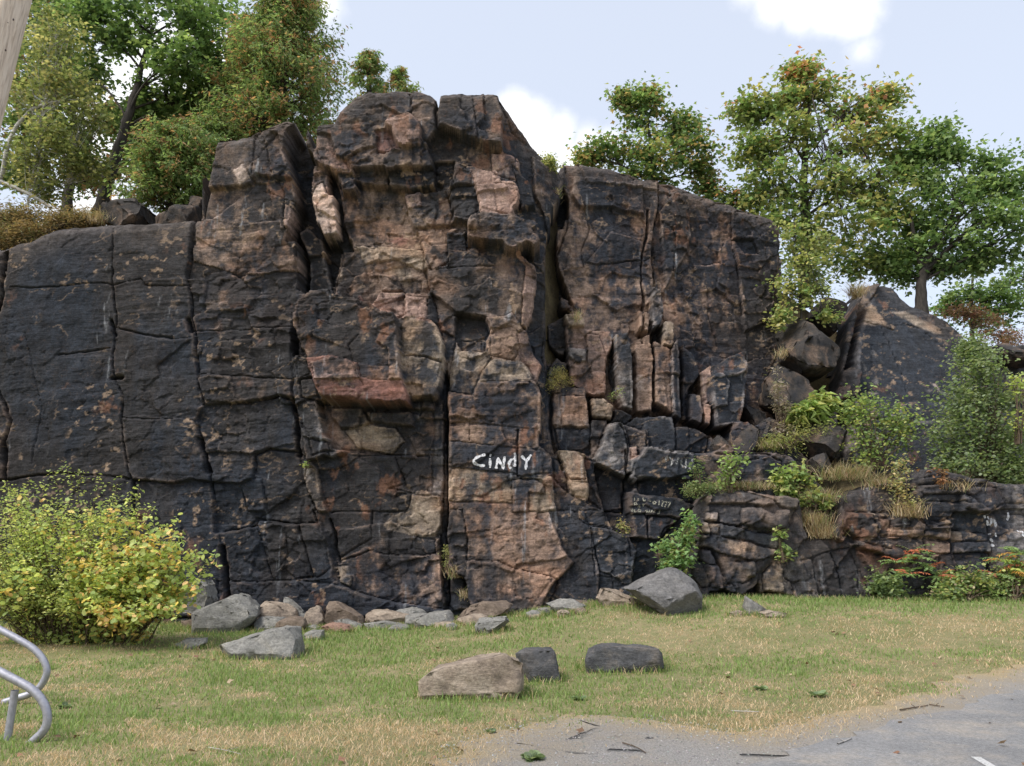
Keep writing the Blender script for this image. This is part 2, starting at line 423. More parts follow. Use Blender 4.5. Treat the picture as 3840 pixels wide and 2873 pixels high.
        V = np.stack((X, Yo, Zo), -1).reshape(-1, 3); C = s.rgbout.reshape(-1, 3)
        # connected pieces of every label; crumbs go to the neighbouring rest
        comp = components(np.where(keep.reshape(H - 1, Wd - 1), s.lab[:-1, :-1], -1)).ravel()
        ids, inv, cnt = np.unique(comp, return_inverse=True, return_counts=True)
        small = (cnt[inv] < minfaces)
        comp2 = np.where(small, -5, comp)
        cg = comp2.reshape(H - 1, Wd - 1).copy()
        for _ in range(40):
            bad = cg == -5
            if not bad.any(): break
            for dy, dx in ((0, 1), (0, -1), (1, 0), (-1, 0)):
                sh = np.roll(cg, (dy, dx), (0, 1)); cg = np.where((cg == -5) & (sh != -5), sh, cg)
        comp2 = cg.ravel()
        cgk = comp2 >= 0; keep &= cgk
        order = np.argsort(comp2[keep], kind='stable'); Fk = F[keep][order]; ck_ = comp2[keep][order]
        cuts = np.flatnonzero(np.diff(ck_)) + 1
        k = 0
        for grp in np.split(np.arange(len(Fk)), cuts):
            f = Fk[grp]; u, invf = np.unique(f, return_inverse=True)
            mesh_np(part, V[u], invf.reshape(-1, 4), mat, parent, C[u], smooth=True); k += 1
        return k
    def surf(s, x, z):
        i = np.clip(((s.par(np.asarray(x), np.asarray(z)) - s.xs[0]) / s.res), 0, len(s.xs) - 1.01); j = np.clip(((np.asarray(z) - s.zs[0]) / s.res), 0, len(s.zs) - 1.01)
        return np.minimum.reduce([s.Y[(j + dj).astype(int), (i + di).astype(int)] for dj in (0, 1) for di in (0, 1)])
def components(lab):
    """label 4-connected regions of equal value by run merging"""
    H, W = lab.shape; par = []
    runs_prev = None
    out = np.zeros((H, W), np.int32)
    def find(a):
        while par[a] != a: par[a] = par[par[a]]; a = par[a]
        return a
    for j in range(H):
        row = lab[j]; cut = np.concatenate(([0], np.flatnonzero(np.diff(row)) + 1, [W]))
        runs = []
        for a, b in zip(cut[:-1], cut[1:]):
            par.append(len(par)); runs.append((int(a), int(b), int(row[a]), len(par) - 1)); out[j, a:b] = len(par) - 1
        if runs_prev:
            p = q = 0
            while p < len(runs_prev) and q < len(runs):
                A, B = runs_prev[p], runs[q]
                if A[2] == B[2] and min(A[1], B[1]) > max(A[0], B[0]):
                    ra, rb = find(A[3]), find(B[3])
                    if ra != rb: par[rb] = ra
                if A[1] <= B[1]: p += 1
                else: q += 1
        runs_prev = runs
    root = np.array([find(i) for i in range(len(par))], np.int32)
    return root[out]

def ground_z(x, y):
    """height of the meadow: level near the road, rising to the foot of the cliff"""
    x = np.asarray(x, float); y = np.asarray(y, float)
    z = (.16 + .5 * sstep(-3, 5.5, x)) * sstep(9.5, 16.5, y) + .16 * np.exp(-((x - 1.6) / 2.6) ** 2 - ((y - 15.6) / 1.6) ** 2)
    return z + .05 * fbm(x * .35, y * .35, 900, 3) * sstep(5, 9, y)
ROCK = rock_material()
Y0 = 17.0
def yb_main(x, z):
    return Y0 + .045 * (np.asarray(z) - 3) + 0 * np.asarray(x)

# ------------------------------------------------------------------ the main cliff
def build_cliff():
    x0 = pix(-520, 1400, 17)[0]; x1 = pix(2985, 1400, 19.5)[0]
    S = Sheet(x0, x1, -.25, 13.3, .020, yb_main, 100)
    xa, xb, xc = S.at(2090, 1000, -.9)[0], S.at(2880, 1000, -2.7)[0], S.at(2925, 1200, -2.8)[0]
    S.D[:] = np.where(S.X > xc, -4.6, np.where(S.X > xa, -.95 - 1.9 * np.clip((S.X - xa) / (xb - xa), 0, 1), 0))
    P, C = S.poly, S.crack
    # left wall in three columns
    P("01 -1400,-1000 745,-1000 745,30 740,200 755,420 735,520 728,640 735,790 785,900 770,1050 790,1200 815,1390 835,1440 700,1420 400,1400 30,1440 -1400,1430", .30, 'k', g=.17, gw=.022, tz=.0, rough=.35)
    P("01 -1400,1430 30,1440 400,1400 700,1420 850,1450 880,1655 02 900,900 -1400,900", .34, 'k', g=.14, rough=.6)
    P("01 745,-900 1250,-900 1240,30 1215,150 1240,260 1245,420 1265,520 1285,680 1300,800 1290,920 1330,980 1280,1080 1320,1200 1350,1350 1385,1460 1230,1440 1120,1460 850,1450 815,1390 790,1200 770,1050 785,900 735,790 728,640 735,520 755,420 740,200", .33, 'k', g=.17, gw=.022, tz=.0, rough=.35)
    P("01 850,1450 1120,1460 1230,1440 1385,1460 1400,1655 02 1410,150 1450,300 1465,450 1480,700 850,700", .30, 'k', g=.2, gw=.03, rough=.6)
    P("01 760,475 950,520 1130,545 1255,530 1285,680 1300,800 1290,920 1330,980 1270,1070 1160,1050 1000,1060 775,1040 785,900 735,790 728,640", .35, 'k', g=.06, gw=.02, rough=.5)
    # third column up to the corner
    P("01 1250,-300 1655,-300 11 330,-300 330,280 270,330 240,520 225,620 240,800 250,930 150,910 0,935 01 1600,950 1340,970 1300,800 1285,680 1265,520 1245,420 1240,260 1215,150 1240,30", .26, 'd', coat=.8, g=.16, gw=.03)
    P("01 1260,490 1400,488 1655,460 11 240,450 225,620 240,800 01 1655,790 1300,770 1285,680", .31, 'k', g=.08)
    P("01 1340,970 1600,950 11 0,935 150,910 250,945 270,1050 285,1270 100,1250 0,1290 01 1655,1440 1560,1480 1385,1460 1350,1350 1320,1200 1280,1080", .22, 'k', g=.18, gw=.03)
    P("01 1385,1460 1560,1480 1655,1440 11 0,1290 100,1250 285,1275 310,1450 400,1655 12 370,0 400,90 260,95 0,60 02 1655,110 1540,130 1400,155 1390,0", .16, 'k', g=.14, gw=.028)
    P("01 1560,1480 1655,1440 11 40,1440 60,1655 01 1600,1655", .2, 'k', g=.1)
    P("02 1410,155 1540,130 1655,110 12 0,90 110,460 0,470 02 1500,470 1465,450 1450,300", .24, 'k', g=.14)
    P("12 0,90 110,85 260,100 320,260 370,430 200,470 110,460", .22, 'k', g=.12)
    P("12 260,90 400,90 450,230 470,380 390,440 340,350", .32, 'k', g=.14)
    P("12 -250,460 0,470 260,460 530,480 700,540 950,600 1240,640 1240,860 -250,860", .30, 'k', g=.14, gw=.03)
    P("12 370,0 750,0 760,180 520,330 500,200 430,90", .12, 'k', g=.15)
    P("12 520,340 760,260 850,290 1130,290 1170,180 1240,560 1250,640 950,600 700,540 600,500 540,470", .18, 'b', coat=.55, g=.12)
    P("12 520,370 590,360 630,440 610,500 545,460", .2, 't', g=.05, gw=.015)
    P("12 850,190 1000,170 1160,190 1165,290 850,290 760,270 780,200", .16, 'd', coat=.75, g=.05)
    # tower above the left wall
    P("01 1300,-700 00 1300,1200 1430,1200 1610,1180 10 0,1130 100,1150 240,1145 320,1230 330,1370 300,1655 11 330,0 330,60 0,120 01 1500,100 1250,30", .29, 'b', coat=.42, g=.05, gw=.02, tz=.02, bev=.0)
    P("00 1300,985 1440,920 1655,880 10 60,850 220,800 350,850 365,930 290,1010 275,1090 240,1145 100,1150 0,1130 00 1610,1180 1430,1200 1300,1210", .50, 'd', coat=.5, g=.14, gw=.03)
    P("00 1505,1100 1570,1060 1610,1150 1545,1180", .50, 'w', g=.04)
    P("00 1655,900 10 60,850 110,1150 0,1130 00 1620,1180", .46, 'b', g=.08)
    P("10 180,1310 300,1380 310,1470 230,1520 170,1440", .4, 'p', g=.05)
    P("10 270,1190 320,1230 330,1360 285,1350", .42, 'p', g=.08)
    # chimney beside the tower
    P("10 365,925 400,960 400,1160 380,1260 430,1520 560,1655 11 500,240 330,290 330,0 10 270,1655 330,1380 310,1230 270,1130 290,1010", -.65, 'k', g=.0)
    P("11 330,-150 430,-120 440,30 500,240 420,270 330,280", -.28, 'g', g=.1)
    P("10 270,1500 340,1460 440,1560 450,1655 330,1655", -.25, 'k', g=.1)
    # face under the big roof
    P("10 510,1150 560,1240 950,1200 1200,1220 1060,1655 11 1140,250 960,245 690,330 500,240 10 560,1655", -.12, 'b', g=.1)
    P("10 510,1150 560,1280 580,1500 640,1655 560,1655 525,1500", -.34, 'k', g=.08)
    P("10 810,1540 960,1490 1000,1560 920,1605", None, 'r', label=False)
    P("11 780,100 900,30 1020,90 1000,190 820,180", None, 't', label=False)
    P("11 500,90 560,60 580,150 520,160", None, 't', label=False)
    P("11 640,260 665,235 690,280 680,320 640,310", .0, 'r', g=.04)
    P("11 810,230 955,240 960,390 870,400 820,350 720,330", .05, 'p', g=.08)
    P("11 780,110 900,120 960,230 810,225", -.02, 'b', g=.06)
    P("10 640,1590 830,1600 1080,1620 11 1090,100 900,30 700,60", -.08, 't', coat=.4, g=.06)
    # white pillar
    P("10 400,1100 470,1130 480,1260 460,1260 440,1180 385,1200", .16, 'p', g=.1)
    P("10 380,1200 440,1180 460,1255 510,1260 525,1500 430,1525 390,1400 355,1270", .30, 'w', g=.16, gw=.03)
    # head of the buttress
    P("10 380,880 470,840 520,1010 580,1040 600,1105 510,1105 430,1060 390,960", .46, 'p', coat=.35, g=.12)
    P("10 380,850 480,820 560,700 680,600 830,560 1000,580 1010,740 860,765 750,810 700,840 780,870 770,945 690,965 590,1030 520,1010 470,870", .55, 'd', coat=.55, g=.10, tz=-.06)
    P("10 590,1030 690,970 775,945 790,870 860,880 910,960 1100,960 1155,1095 640,1118", .52, 'b', coat=.5, g=.08)
    P("10 790,865 870,870 920,970 780,990", .44, 'r', coat=.4, g=.05)
    P("10 1000,600 1180,620 1180,760 1165,900 1070,905 1060,810 1010,745", .58, 'b', coat=.45, g=.10)
    P("10 860,770 1000,740 1060,800 1065,890 1010,930 905,915", .80, 'p', g=.10)
    P("10 1065,905 1165,900 1160,930 1080,935", .62, 'd', g=.08)
    P("10 1195,600 1470,610 1480,760 1430,830 1590,900 1590,985 1500,990 1380,940 1200,870 1175,780", .66, 'd', coat=.55, g=.16, gw=.03)
    P("10 1470,610 1560,620 1600,760 1600,890 1430,830 1480,760", .58, 'b', g=.1)
    P("10 1480,900 1585,890 1590,975 1500,990", .75, 'k', g=.08)
    P("10 1165,905 1200,875 1380,940 1500,990 1590,1000 1520,1120 1290,1060 1160,1060 1110,960", .24, 'b', g=.1)
    P("10 1160,1070 1285,1065 1270,1200 1170,1185", .12, 'k', g=.1)
    P("10 1290,1060 1350,1080 1400,1160 1400,1200 1270,1205", .46, 'd', g=.1)
    P("10 1520,990 1655,1000 20 60,1060 50,1150 10 1655,1150 1530,1125", .36, 'p', coat=.45, g=.1)
    P("10 1395,1095 1520,1120 1525,1190 1420,1195", .42, 'p', g=.1)
    P("10 1420,1200 1655,1180 20 40,1190 30,1340 10 1635,1390 1450,1345", .52, 'p', coat=.08, g=.12)
    P("10 1420,1200 1530,1195 1560,1370 1450,1345", .55, 'p', coat=.15, g=.06)
    P("10 850,1120 1155,1100 1160,1195 1000,1215 860,1195", .30, 'k', g=.1)
    P("10 530,1140 620,1150 665,1215 640,1240 560,1240", .32, 'k', g=.1)
    P("10 640,1118 840,1115 860,1195 680,1195", .22, 'b', g=.06)
    P("10 1270,1230 1420,1210 1450,1360 1380,1410 1280,1385", .34, 'k', g=.1)
    P("10 950,1240 1230,1230 1280,1390 1250,1460 1040,1500 980,1390", .13, 'd', coat=.6, g=.12)
    P("10 950,1260 1060,1230 1080,1330 990,1350", .18, 'p', coat=.4, g=.05)
    P("10 1040,1480 1280,1460 1365,1500 1370,1655 11 1140,100 1090,0", .02, 'b', coat=.5, g=.12)
    P("10 1230,1500 1360,1500 1370,1655 1240,1655", .10, 'k', g=.08)
    # long side face from the top down to the chimney
    P("10 1560,620 1655,860 20 60,920 150,990 270,1090 335,1170 320,1290 280,1450 240,1520 235,1655 21 215,350 190,640 225,860 260,1000 280,1240 240,1300 200,1250 180,880 120,740 60,640 50,450 110,60 20 60,1500 0,1390 50,1350 40,1190 60,1060 10 1600,990 1600,760", (.42, -.75), 'k', coat=.75, g=.06, tz=.0)
    P("20 130,1000 270,1100 330,1170 320,1290 280,1450 240,1520 200,1380 150,1250", (.0, -.7), 'd', g=.08)
    P("20 0,1060 130,1180 150,1330 50,1350 40,1190", (.38, .1), 'k', g=.08)
    # overhanging nose
    P("10 1370,1430 1500,1400 1655,1390 20 0,1390 160,1430 190,1560 150,1600 0,1480 10 1640,1480 1380,1500", .74, 'd', coat=.6, g=.12)
    P("11 1240,-60 1370,-40 1520,30 1540,80 1380,90 1250,70", .24, 'd', g=.1)
    # shaft below the nose
    P("11 1110,90 1300,70 1655,60 21 90,60 60,440 11 1480,400 1300,380 1140,330", .24, 'd', coat=.55, g=.08)
    P("21 90,20 150,60 160,140 130,400 90,460 60,440", (.3, .1), 'p', coat=.2, g=.06)
    P("11 1140,250 1300,380 1290,560 1240,780 1215,560 1160,440", .12, 'd', coat=.5, g=.1)
    P("11 1170,370 1300,385 1290,520 1180,470", .2, 'b', coat=.4, g=.07)
    P("11 1300,390 1390,400 1480,415 1510,510 1460,550 1290,560", -.04, 'k', g=.02, tz=-.42)
    P("11 1480,400 1620,380 1655,350 21 60,440 100,480 80,500 11 1520,470", .34, 'b', g=.06)
    P("11 1330,545 1460,550 1460,630 1330,620", .08, 'o', g=.05)
    P("11 1280,600 1460,620 1520,670 1450,760 1400,900 1250,880 1270,700", .20, 't', coat=.45, g=.08)
    P("11 1510,470 1655,450 21 50,490 30,640 11 1655,665 1520,640", .32, 'o', coat=.1, g=.08)
    P("21 30,500 90,460 140,620 190,700 160,820 120,745 60,640", (.3, -.05), 'p', coat=.25, g=.05)
    P("11 1450,760 1520,680 1655,680 21 60,690 120,750 110,800 11 1655,810 1440,810", .40, 't', coat=.3, g=.07)
    P("11 1240,890 1400,900 1440,815 1655,815 21 110,810 200,880 170,1120 11 1370,1075 1240,1080", .42, 'o', coat=.46, g=.07)
    P("11 1240,1090 1370,1080 1655,1115 21 150,1130 135,1235 0,1235 11 1380,1200 1240,1190", .44, 'o', coat=.45, g=.07)
    P("11 1240,1195 1380,1200 1655,1232 21 30,1236 38,1420 11 1655,1400 1400,1380 1235,1360", .46, 'd', coat=.92, g=.08)
    P("21 45,1232 180,1250 240,1290 245,1400 40,1425", (.50, .38), 'd', coat=.7, g=.1)
    P("11 1235,1365 1400,1385 1655,1410 21 250,1440 285,1655 0,1655 11 1655,1600 1240,1590", .44, 't', coat=.5, g=.08)
    P("21 0,1440 140,1440 215,1480 220,1540 110,1530 100,1655 0,1655", .50, 'd', coat=.5, g=.08)
    P("11 1240,1590 1655,1600 21 0,1655 290,1655 22 330,250 400,340 300,450 12 1655,370 1560,330 1370,320 1370,200 1330,0 1240,0", .47, 'o', coat=.56, g=.09)
    P("12 1240,0 1330,0 1370,150 1365,320 1350,430 1240,390", .44, 'd', coat=.6, g=.1)
    P("12 1360,325 1560,330 1655,375 22 260,440 200,520 12 1655,800 1400,800 1345,440", .56, 'b', coat=.62, g=.1)
    P("12 1240,400 1340,440 1390,600 1420,800 1250,800", -.05, 'k', g=.08)
    P("11 1240,760 1240,1655 12 1240,640 1215,500 1200,200 11 1190,1655 1215,1200 1200,900", -.12, 'k', coat=.7, g=.16, gw=.03)
    P("11 1160,1000 1210,900 1215,1200 1200,1655 12 1200,150 1170,180 11 1130,1500 1150,1250", .04, 'g', coat=.55, g=.08)
    # big block with a roof, and its neighbours
    P("11 960,245 1140,262 1145,400 1110,412 1000,395 965,400", .30, 'p', coat=.2, g=.1)
    P("11 1110,270 1145,265 1175,370 1215,560 1160,440 1100,410", (.3, .0), 'k', g=.06)
    P("11 935,450 1000,395 1100,410 1160,440 1215,560 1200,670 1050,640 930,620", .68, 't', coat=.45, g=.14, gw=.03)
    P("11 1020,410 1100,405 1165,450 1150,500 1045,480", None, 'r', label=False)
    P("11 940,650 1060,640 1195,690 1200,830 1160,920 1000,910 960,830", .60, 't', coat=.5, g=.14, gw=.03)
    P("11 1000,945 1140,930 1150,1005 1010,985", .26, 'k', g=.08)
    P("11 285,315 360,270 555,280 700,320 830,400 900,470 925,620 930,715 980,955 700,920 430,908 350,700 300,560 275,420", 1.0, 'd', coat=.62, g=.16, gw=.035, tz=.02)
    P("11 330,655 490,640 650,690 925,718 980,955 700,920 430,908 370,780", 1.04, 'r', coat=.22, g=.08, tz=.08)
    P("11 345,680 490,650 640,690 670,790 480,800 380,790", 1.10, 'p', coat=.32, g=.06)
    P("11 650,690 925,718 940,800 680,790", 1.02, 'o', coat=.4, g=.05)
    P("11 480,870 700,840 930,850 960,910 700,905 480,900", None, 'r', label=False, coat=.05)
    P("11 290,320 345,285 560,285 555,300 360,310", None, 'w', label=False)
    # splinters beside it
    P("11 250,560 290,560 320,650 265,650", .1, 'k', g=.1)
    P("11 245,645 320,650 350,760 275,795", .46, 'g', coat=.7, g=.14)
    P("11 285,800 370,788 420,935 300,925", .42, 'k', g=.12)
    P("11 270,935 370,940 440,1100 490,1190 350,1180 290,1080", .48, 'g', coat=.7, g=.14)
    P("11 340,1190 470,1200 480,1250 370,1290", .45, 'k', g=.12)
    P("11 465,1260 545,1255 565,1345 520,1365", .42, 'g', coat=.6, g=.12)
    P("11 320,1370 385,1375 430,1470 490,1655 400,1655 310,1480", .28, 't', coat=.5, g=.12)
    # below the roof block
    P("11 430,960 700,1000 960,985 1150,1010 1150,1300 900,1290 560,1250 480,1180", .06, 'd', coat=.5, g=.08)
    P("11 490,985 680,985 730,1070 700,1118 560,1115 490,1040", .24, 'd', coat=.55, g=.07)
    P("11 700,1000 1000,1000 1025,1110 900,1085 740,1070", .22, 'd', coat=.6, g=.07)
    P("11 580,1130 740,1090 900,1110 960,1200 880,1280 650,1240", .12, 't', coat=.2, g=.04)
    P("11 1060,1020 1150,1025 1150,1150 1080,1150", None, 'o', label=False)
    P("11 560,1290 900,1290 960,1480 850,1500 1000,1540 990,1655 480,1655 420,1460 400,1370", .14, 'k', g=.1)
    P("11 900,1290 1115,1300 1115,1480 980,1512", .08, 'd', coat=.6, g=.07)
    P("11 860,1500 1110,1490 1110,1560 1000,1545", None, 'o', label=False)
    P("11 1000,1550 1180,1560 1200,1655 12 1200,100 1160,170 1000,170 900,70 980,0", .12, 't', coat=.3, g=.07)
    # chimney
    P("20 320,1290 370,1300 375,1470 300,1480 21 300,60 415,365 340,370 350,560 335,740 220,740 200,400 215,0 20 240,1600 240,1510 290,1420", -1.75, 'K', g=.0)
    P("20 265,1000 340,1050 395,1120 395,1170 330,1170 280,1090", -.85, 'k', g=.1)
    P("21 220,440 290,400 330,380 350,560 335,640 290,630 225,580", -1.0, 'k', g=.1)
    P("21 225,740 290,640 340,700 350,860 260,870 215,860", -.75, 'k', g=.1)
    P("21 305,250 370,280 380,345 310,335", -.95, 'b', g=.1)
    P("20 290,1480 360,1475 380,1560 350,1640 290,1655", -.85, 'o', g=.1)
    # right-hand wall
    W = (-.95, -2.5)
    P("20 350,1040 430,1020 800,1060 960,1110 955,1330 920,1480 910,1655 21 925,150 905,250 900,480 910,1100 300,1100 410,365 300,60 20 290,1655 360,1470 365,1300 330,1200", (-.95, -1.55), 'b', coat=.5, g=.14, gw=.03, tz=-.02)
    P("20 960,1110 1000,1120 1300,1250 1655,1340 30 60,1380 90,1480 31 75,100 60,640 10,760 21 1600,1100 1300,1200 910,1200 900,480 905,250 925,150 910,1655 20 920,1480 955,1330", (-1.5, -2.9), 'o', coat=.56, g=.14, gw=.03, tz=-.02)
    P("20 410,1120 640,1160 860,1172 855,1385 640,1330 440,1330 380,1250", (-.92, -1.35), 'd', coat=.55, g=.06)
    P("20 440,1330 640,1330 850,1385 800,1420 620,1370 440,1370", None, 'p', label=False)
    P("20 400,1220 500,1210 520,1320 420,1340", None, 'o', label=False)
    P("20 640,1490 780,1530 910,1570 910,1655 21 880,20 700,40 560,60 480,40", (-1.05, -1.5), 'd', coat=.6, g=.06)
    P("21 460,60 540,50 570,90 500,105", None, 'o', label=False)
    P("21 580,140 760,160 800,200 600,190", None, 'p', label=False)
    P("20 1430,1340 1655,1380 30 70,1420 31 70,80 30,400 21 1500,500 1480,100 20 1440,1600", (-2.3, -2.85), 'b', coat=.6, g=.08)
    P("20 1060,1220 1150,1260 1170,1500 1120,1655 21 1000,200 20 960,1350", (-1.6, -1.8), 'd', coat=.65, g=.05)
    P("20 1420,1560 1560,1560 1600,1640 1500,1655", (-2.6, -2.7), 'k', g=.05)
    P("21 1500,40 1560,60 1600,160 1560,260 1500,150", None, 'o', label=False)
    for q in ("21 1120,520 1200,540 1180,600 1130,590", "21 1200,540 1290,560 1290,650 1220,650", "21 1300,560 1370,600 1360,680 1300,680", "21 1040,320 1100,340 1090,420 1040,400", "21 1470,600 1510,590 1530,680 1480,700", "21 1380,330 1440,360 1420,440 1390,400"):
        P(q, None, 'o', label=False)
    # columns on its lower half
    P("21 330,370 450,370 480,465 640,480 655,560 620,640 610,885 540,905 480,890 380,830 350,600", -.72, 'p', coat=.36, g=.12)
    P("21 330,370 450,370 475,450 360,455", -.62, 't', coat=.3, g=.1)
    P("21 350,580 480,600 480,680 400,670 360,640", -.62, 'g', coat=.3, g=.06)
    P("21 405,640 455,645 450,690 405,690", -.58, 'k', g=.06)
    P("21 480,490 560,500 610,640 610,885 545,900 520,760 490,660", -.64, 'p', coat=.3, g=.06)
    P("21 625,640 660,520 672,800 662,960 625,800", -1.25, 'k', g=.0)
    P("21 660,495 755,500 780,640 800,985 720,970 680,880 675,760", -.60, 'g', coat=.75, g=.14)
    P("21 790,540 900,490 920,680 915,1000 810,1012 795,760", -.92, 'o', coat=.25, g=.1)
    P("21 800,770 850,690 912,700 912,835 810,805", None, 'w', label=False)
    P("21 810,340 900,365 890,482 820,472", -.88, 'o', coat=.4, g=.1)
    P("21 905,180 970,200 990,330 970,430 905,482", -1.0, 'g', coat=.6, g=.1)
    P("21 985,410 1060,415 1060,580 985,570", -.80, 't', coat=.5, g=.1)
    P("21 925,530 990,570 1045,590 1045,1022 930,945", -.86, 'o', coat=.35, g=.1)
    P("21 1042,585 1080,500 1095,600 1102,1062 1047,1025", (-.72, -.95), 'g', coat=.7, g=.1)
    P("21 1105,560 1200,650 1225,760 1150,860 1150,1060 1105,1060", -1.35, 'k', g=.05)
    P("21 1220,740 1290,690 1300,930 1250,965", -1.25, 'p', g=.1)
    P("21 1300,690 1370,690 1400,640 1500,600 1540,700 1510,950 1480,1080 1310,1110", -1.1, 'g', coat=.8, g=.12)
    P("21 1300,760 1360,740 1420,800 1400,960 1310,980", -.98, 'g', coat=.7, g=.08)
    P("21 1160,870 1235,880 1250,1000 1240,1085 1160,1060", -.95, 'd', g=.12)
    P("21 1180,990 1235,1000 1240,1080 1180,1065", None, 'p', label=False)
    P("21 1245,930 1300,950 1290,1090 1245,1085", -1.02, 'p', coat=.2, g=.1)
    # ledges
    P("21 1400,1140 1655,1060 1655,1275 1380,1290", -1.2, 'd', coat=.7, g=.1)
    P("21 1440,1070 1530,1060 1620,1160 1560,1260 1420,1250", -.8, 'd', coat=.5, g=.1)
    P("21 270,840 360,830 480,850 495,1000 510,1115 262,1095", -.42, 'd', coat=.5, g=.1)
    P("21 310,900 480,900 495,1000 505,1105 330,1090", -.36, 'b', coat=.4, g=.05)
    P("21 510,910 600,905 662,960 655,1045 520,1032", -.34, 't', coat=.4, g=.1)
    P("21 662,980 720,985 800,1020 740,1085 690,1068 620,1085 655,1045", -.55, 'k', g=.08)
    P("21 275,1112 505,1112 512,1285 300,1255", -.46, 'k', g=.1)
    P("21 510,1045 622,1050 600,1155 560,1245 530,1305 510,1255", -.40, 'd', coat=.5, g=.08)
    P("21 740,1085 800,1030 1042,1030 1062,1112 1050,1262 900,1245 880,1130", -.50, 'g', coat=.85, g=.1)
    P("21 1062,1090 1200,1110 1285,1160 1272,1275 1060,1262", -.55, 'k', g=.1)
    P("21 748,1090 880,1130 880,1235 830,1290 780,1295 765,1240", -.34, 'd', coat=.5, g=.1)
    P("21 540,1360 740,1425 752,1655 22 745,20 600,10 21 560,1500", -.50, 'k', g=.06)
    P("21 620,1085 692,1066 742,1112 767,1242 757,1342 742,1425 560,1342 550,1290 600,1160", -.02, 'g', coat=.45, g=.16, gw=.03)
    P("21 300,1260 400,1258 472,1290 482,1442 370,1442 330,1360", .18, 't', coat=.35, g=.12)
    P("21 260,1300 322,1330 362,1452 362,1532 270,1442", .05, 'k', g=.1)
    P("21 470,1310 532,1320 545,1480 592,1642 500,1582 500,1450", -.12, 'k', g=.1)
    P("21 362,1452 500,1460 496,1562 412,1552", .28, 't', coat=.25, g=.12)
    P("21 270,1442 362,1532 430,1562 502,1655 290,1655", .22, 'k', g=.1)
    P("21 1200,1275 1380,1275 1655,1275 31 0,1280 90,1330 90,1655 21 1655,1655 1200,1600 1180,1400", -.12, 'd', coat=.6, g=.1)
    P("21 820,1452 1060,1440 1112,1542 1180,1600 820,1540", -.25, 'k', g=.1)
    P("21 872,1222 1000,1252 1190,1272 1200,1400 1000,1442 780,1422 800,1350", .12, 'g', coat=.85, g=.14)
    P("21 775,1230 830,1225 820,1310 785,1305", -.05, 'p', coat=.2, g=.08)
    P("21 755,1512 900,1542 1112,1562 1200,1655 22 1100,60 1000,30 760,30", .18, 'k', coat=.9, g=.12)
    P("22 745,25 860,20 890,80 880,190 760,170", .16, 'k', g=.1)
    P("22 880,40 1000,35 1100,60 1000,110 950,195 880,180", .12, 'k', g=.1)
    # foot of the wall right of the buttress
    P("22 240,0 400,0 450,60 510,110 560,400 560,700 200,700 300,450 400,340 330,250", .30, 'k', g=.12)
    P("22 430,0 590,0 642,112 500,92", .22, 'k', g=.12)
    P("22 600,10 745,20 760,170 640,112", -.40, 'k', g=.0)
    P("22 510,100 642,120 760,172 800,262 770,420 780,700 560,700 560,400", .24, 'g', coat=.85, g=.1)
    P("22 760,172 950,192 1020,130 1130,0 1260,0 1200,700 780,700 770,420 800,262", -.06, 'k', g=.1)
    # stains: pale mineral bloom below seeps
    for q in ("10 890,1310 940,1300 945,1350 900,1360", "10 1190,1200 1260,1195 1260,1235 1200,1230", "10 1100,1370 1220,1370 1210,1410 1110,1405", "10 1270,1430 1295,1440 1290,1470 1270,1460",
              "11 1215,900 1240,900 1240,1100 1215,1050", "11 320,1370 390,1375 420,1470 330,1480", "21 1370,665 1440,640 1430,670", "21 1320,755 1365,750 1350,780", "21 820,1030 1040,1035 1050,1055 830,1050",
              "01 1620,150 1655,140 1655,240 1625,230", "21 1240,180 1290,200 1280,230", "21 985,405 1040,420 1030,440", "21 990,1300 1190,1290 1190,1380 1000,1380", "11 1330,640 1460,640 1420,680"):
        P(q, None, 'c', label=False, blend=.6)
    # open joints
    for q, w, g in (("01 100,215 400,215 560,190 690,185 760,200 930,165 960,205 1250,215", .016, .08), ("01 390,650 640,612 725,600", .02, .1), ("01 760,475 950,520 1130,545", .018, .1),
                    ("01 60,-200 60,0 20,300 -20,420", .06, .3), ("01 -30,800 0,870 75,1060 30,1200 40,1440", .04, .25), ("01 735,790 800,790", .05, .25), ("01 735,430 755,520", .05, .25),
                    ("01 1310,1190 1340,1290 1365,1390", .06, .35), ("02 1440,250 1470,450 1480,600", .05, .3), ("01 1230,430 1250,500", .05, .3), ("01 180,500 270,1000 200,1350", .012, .05),
                    ("12 480,60 520,190 510,250 540,340", .03, .2), ("11 270,330 255,520 262,660", .05, .3), ("11 250,940 285,1290", .04, .3),
                    ("10 130,1150 190,1260 175,1480 260,1520", .014, .06), ("10 60,1250 150,1290 330,1340", .014, .05), ("10 1000,650 1020,690 1010,745", .02, .1), ("10 1185,700 1175,790 1180,880", .035, .2),
                    ("10 1410,700 1420,790 1440,960", .015, .08), ("20 490,1160 540,1330 480,1480 500,1600", .016, .09), ("21 1430,0 1440,200 1500,400", .015, .07), ("20 1150,1240 1170,1330 1150,1560", .014, .07),
                    ("11 1240,780 1232,1100 1238,1655 12 1242,300 1240,620", .03, .25), ("21 265,860 262,1100 285,1260 330,1370", .035, .25), ("21 755,1250 760,1500 745,1655", .03, .22),
                    ("12 1340,0 1370,180 1372,320", .014, .08), ("22 480,0 510,120 530,420", .016, .08), ("22 750,160 760,300", .018, .09), ("22 560,400 640,420 660,560", .014, .07), ("11 700,570 640,640 700,830 740,880", .014, .06),
                    ("21 38,1130 36,1430", .02, .12), ("11 1380,1080 1385,1200", .012, .06), ("21 620,1080 600,1160", .02, .1), ("12 150,380 200,300 190,100", .01, .05), ("20 960,1150 955,1330 920,1480 910,1655 21 925,150 905,250 900,480", .03, .25)):
        C(q, w, g)
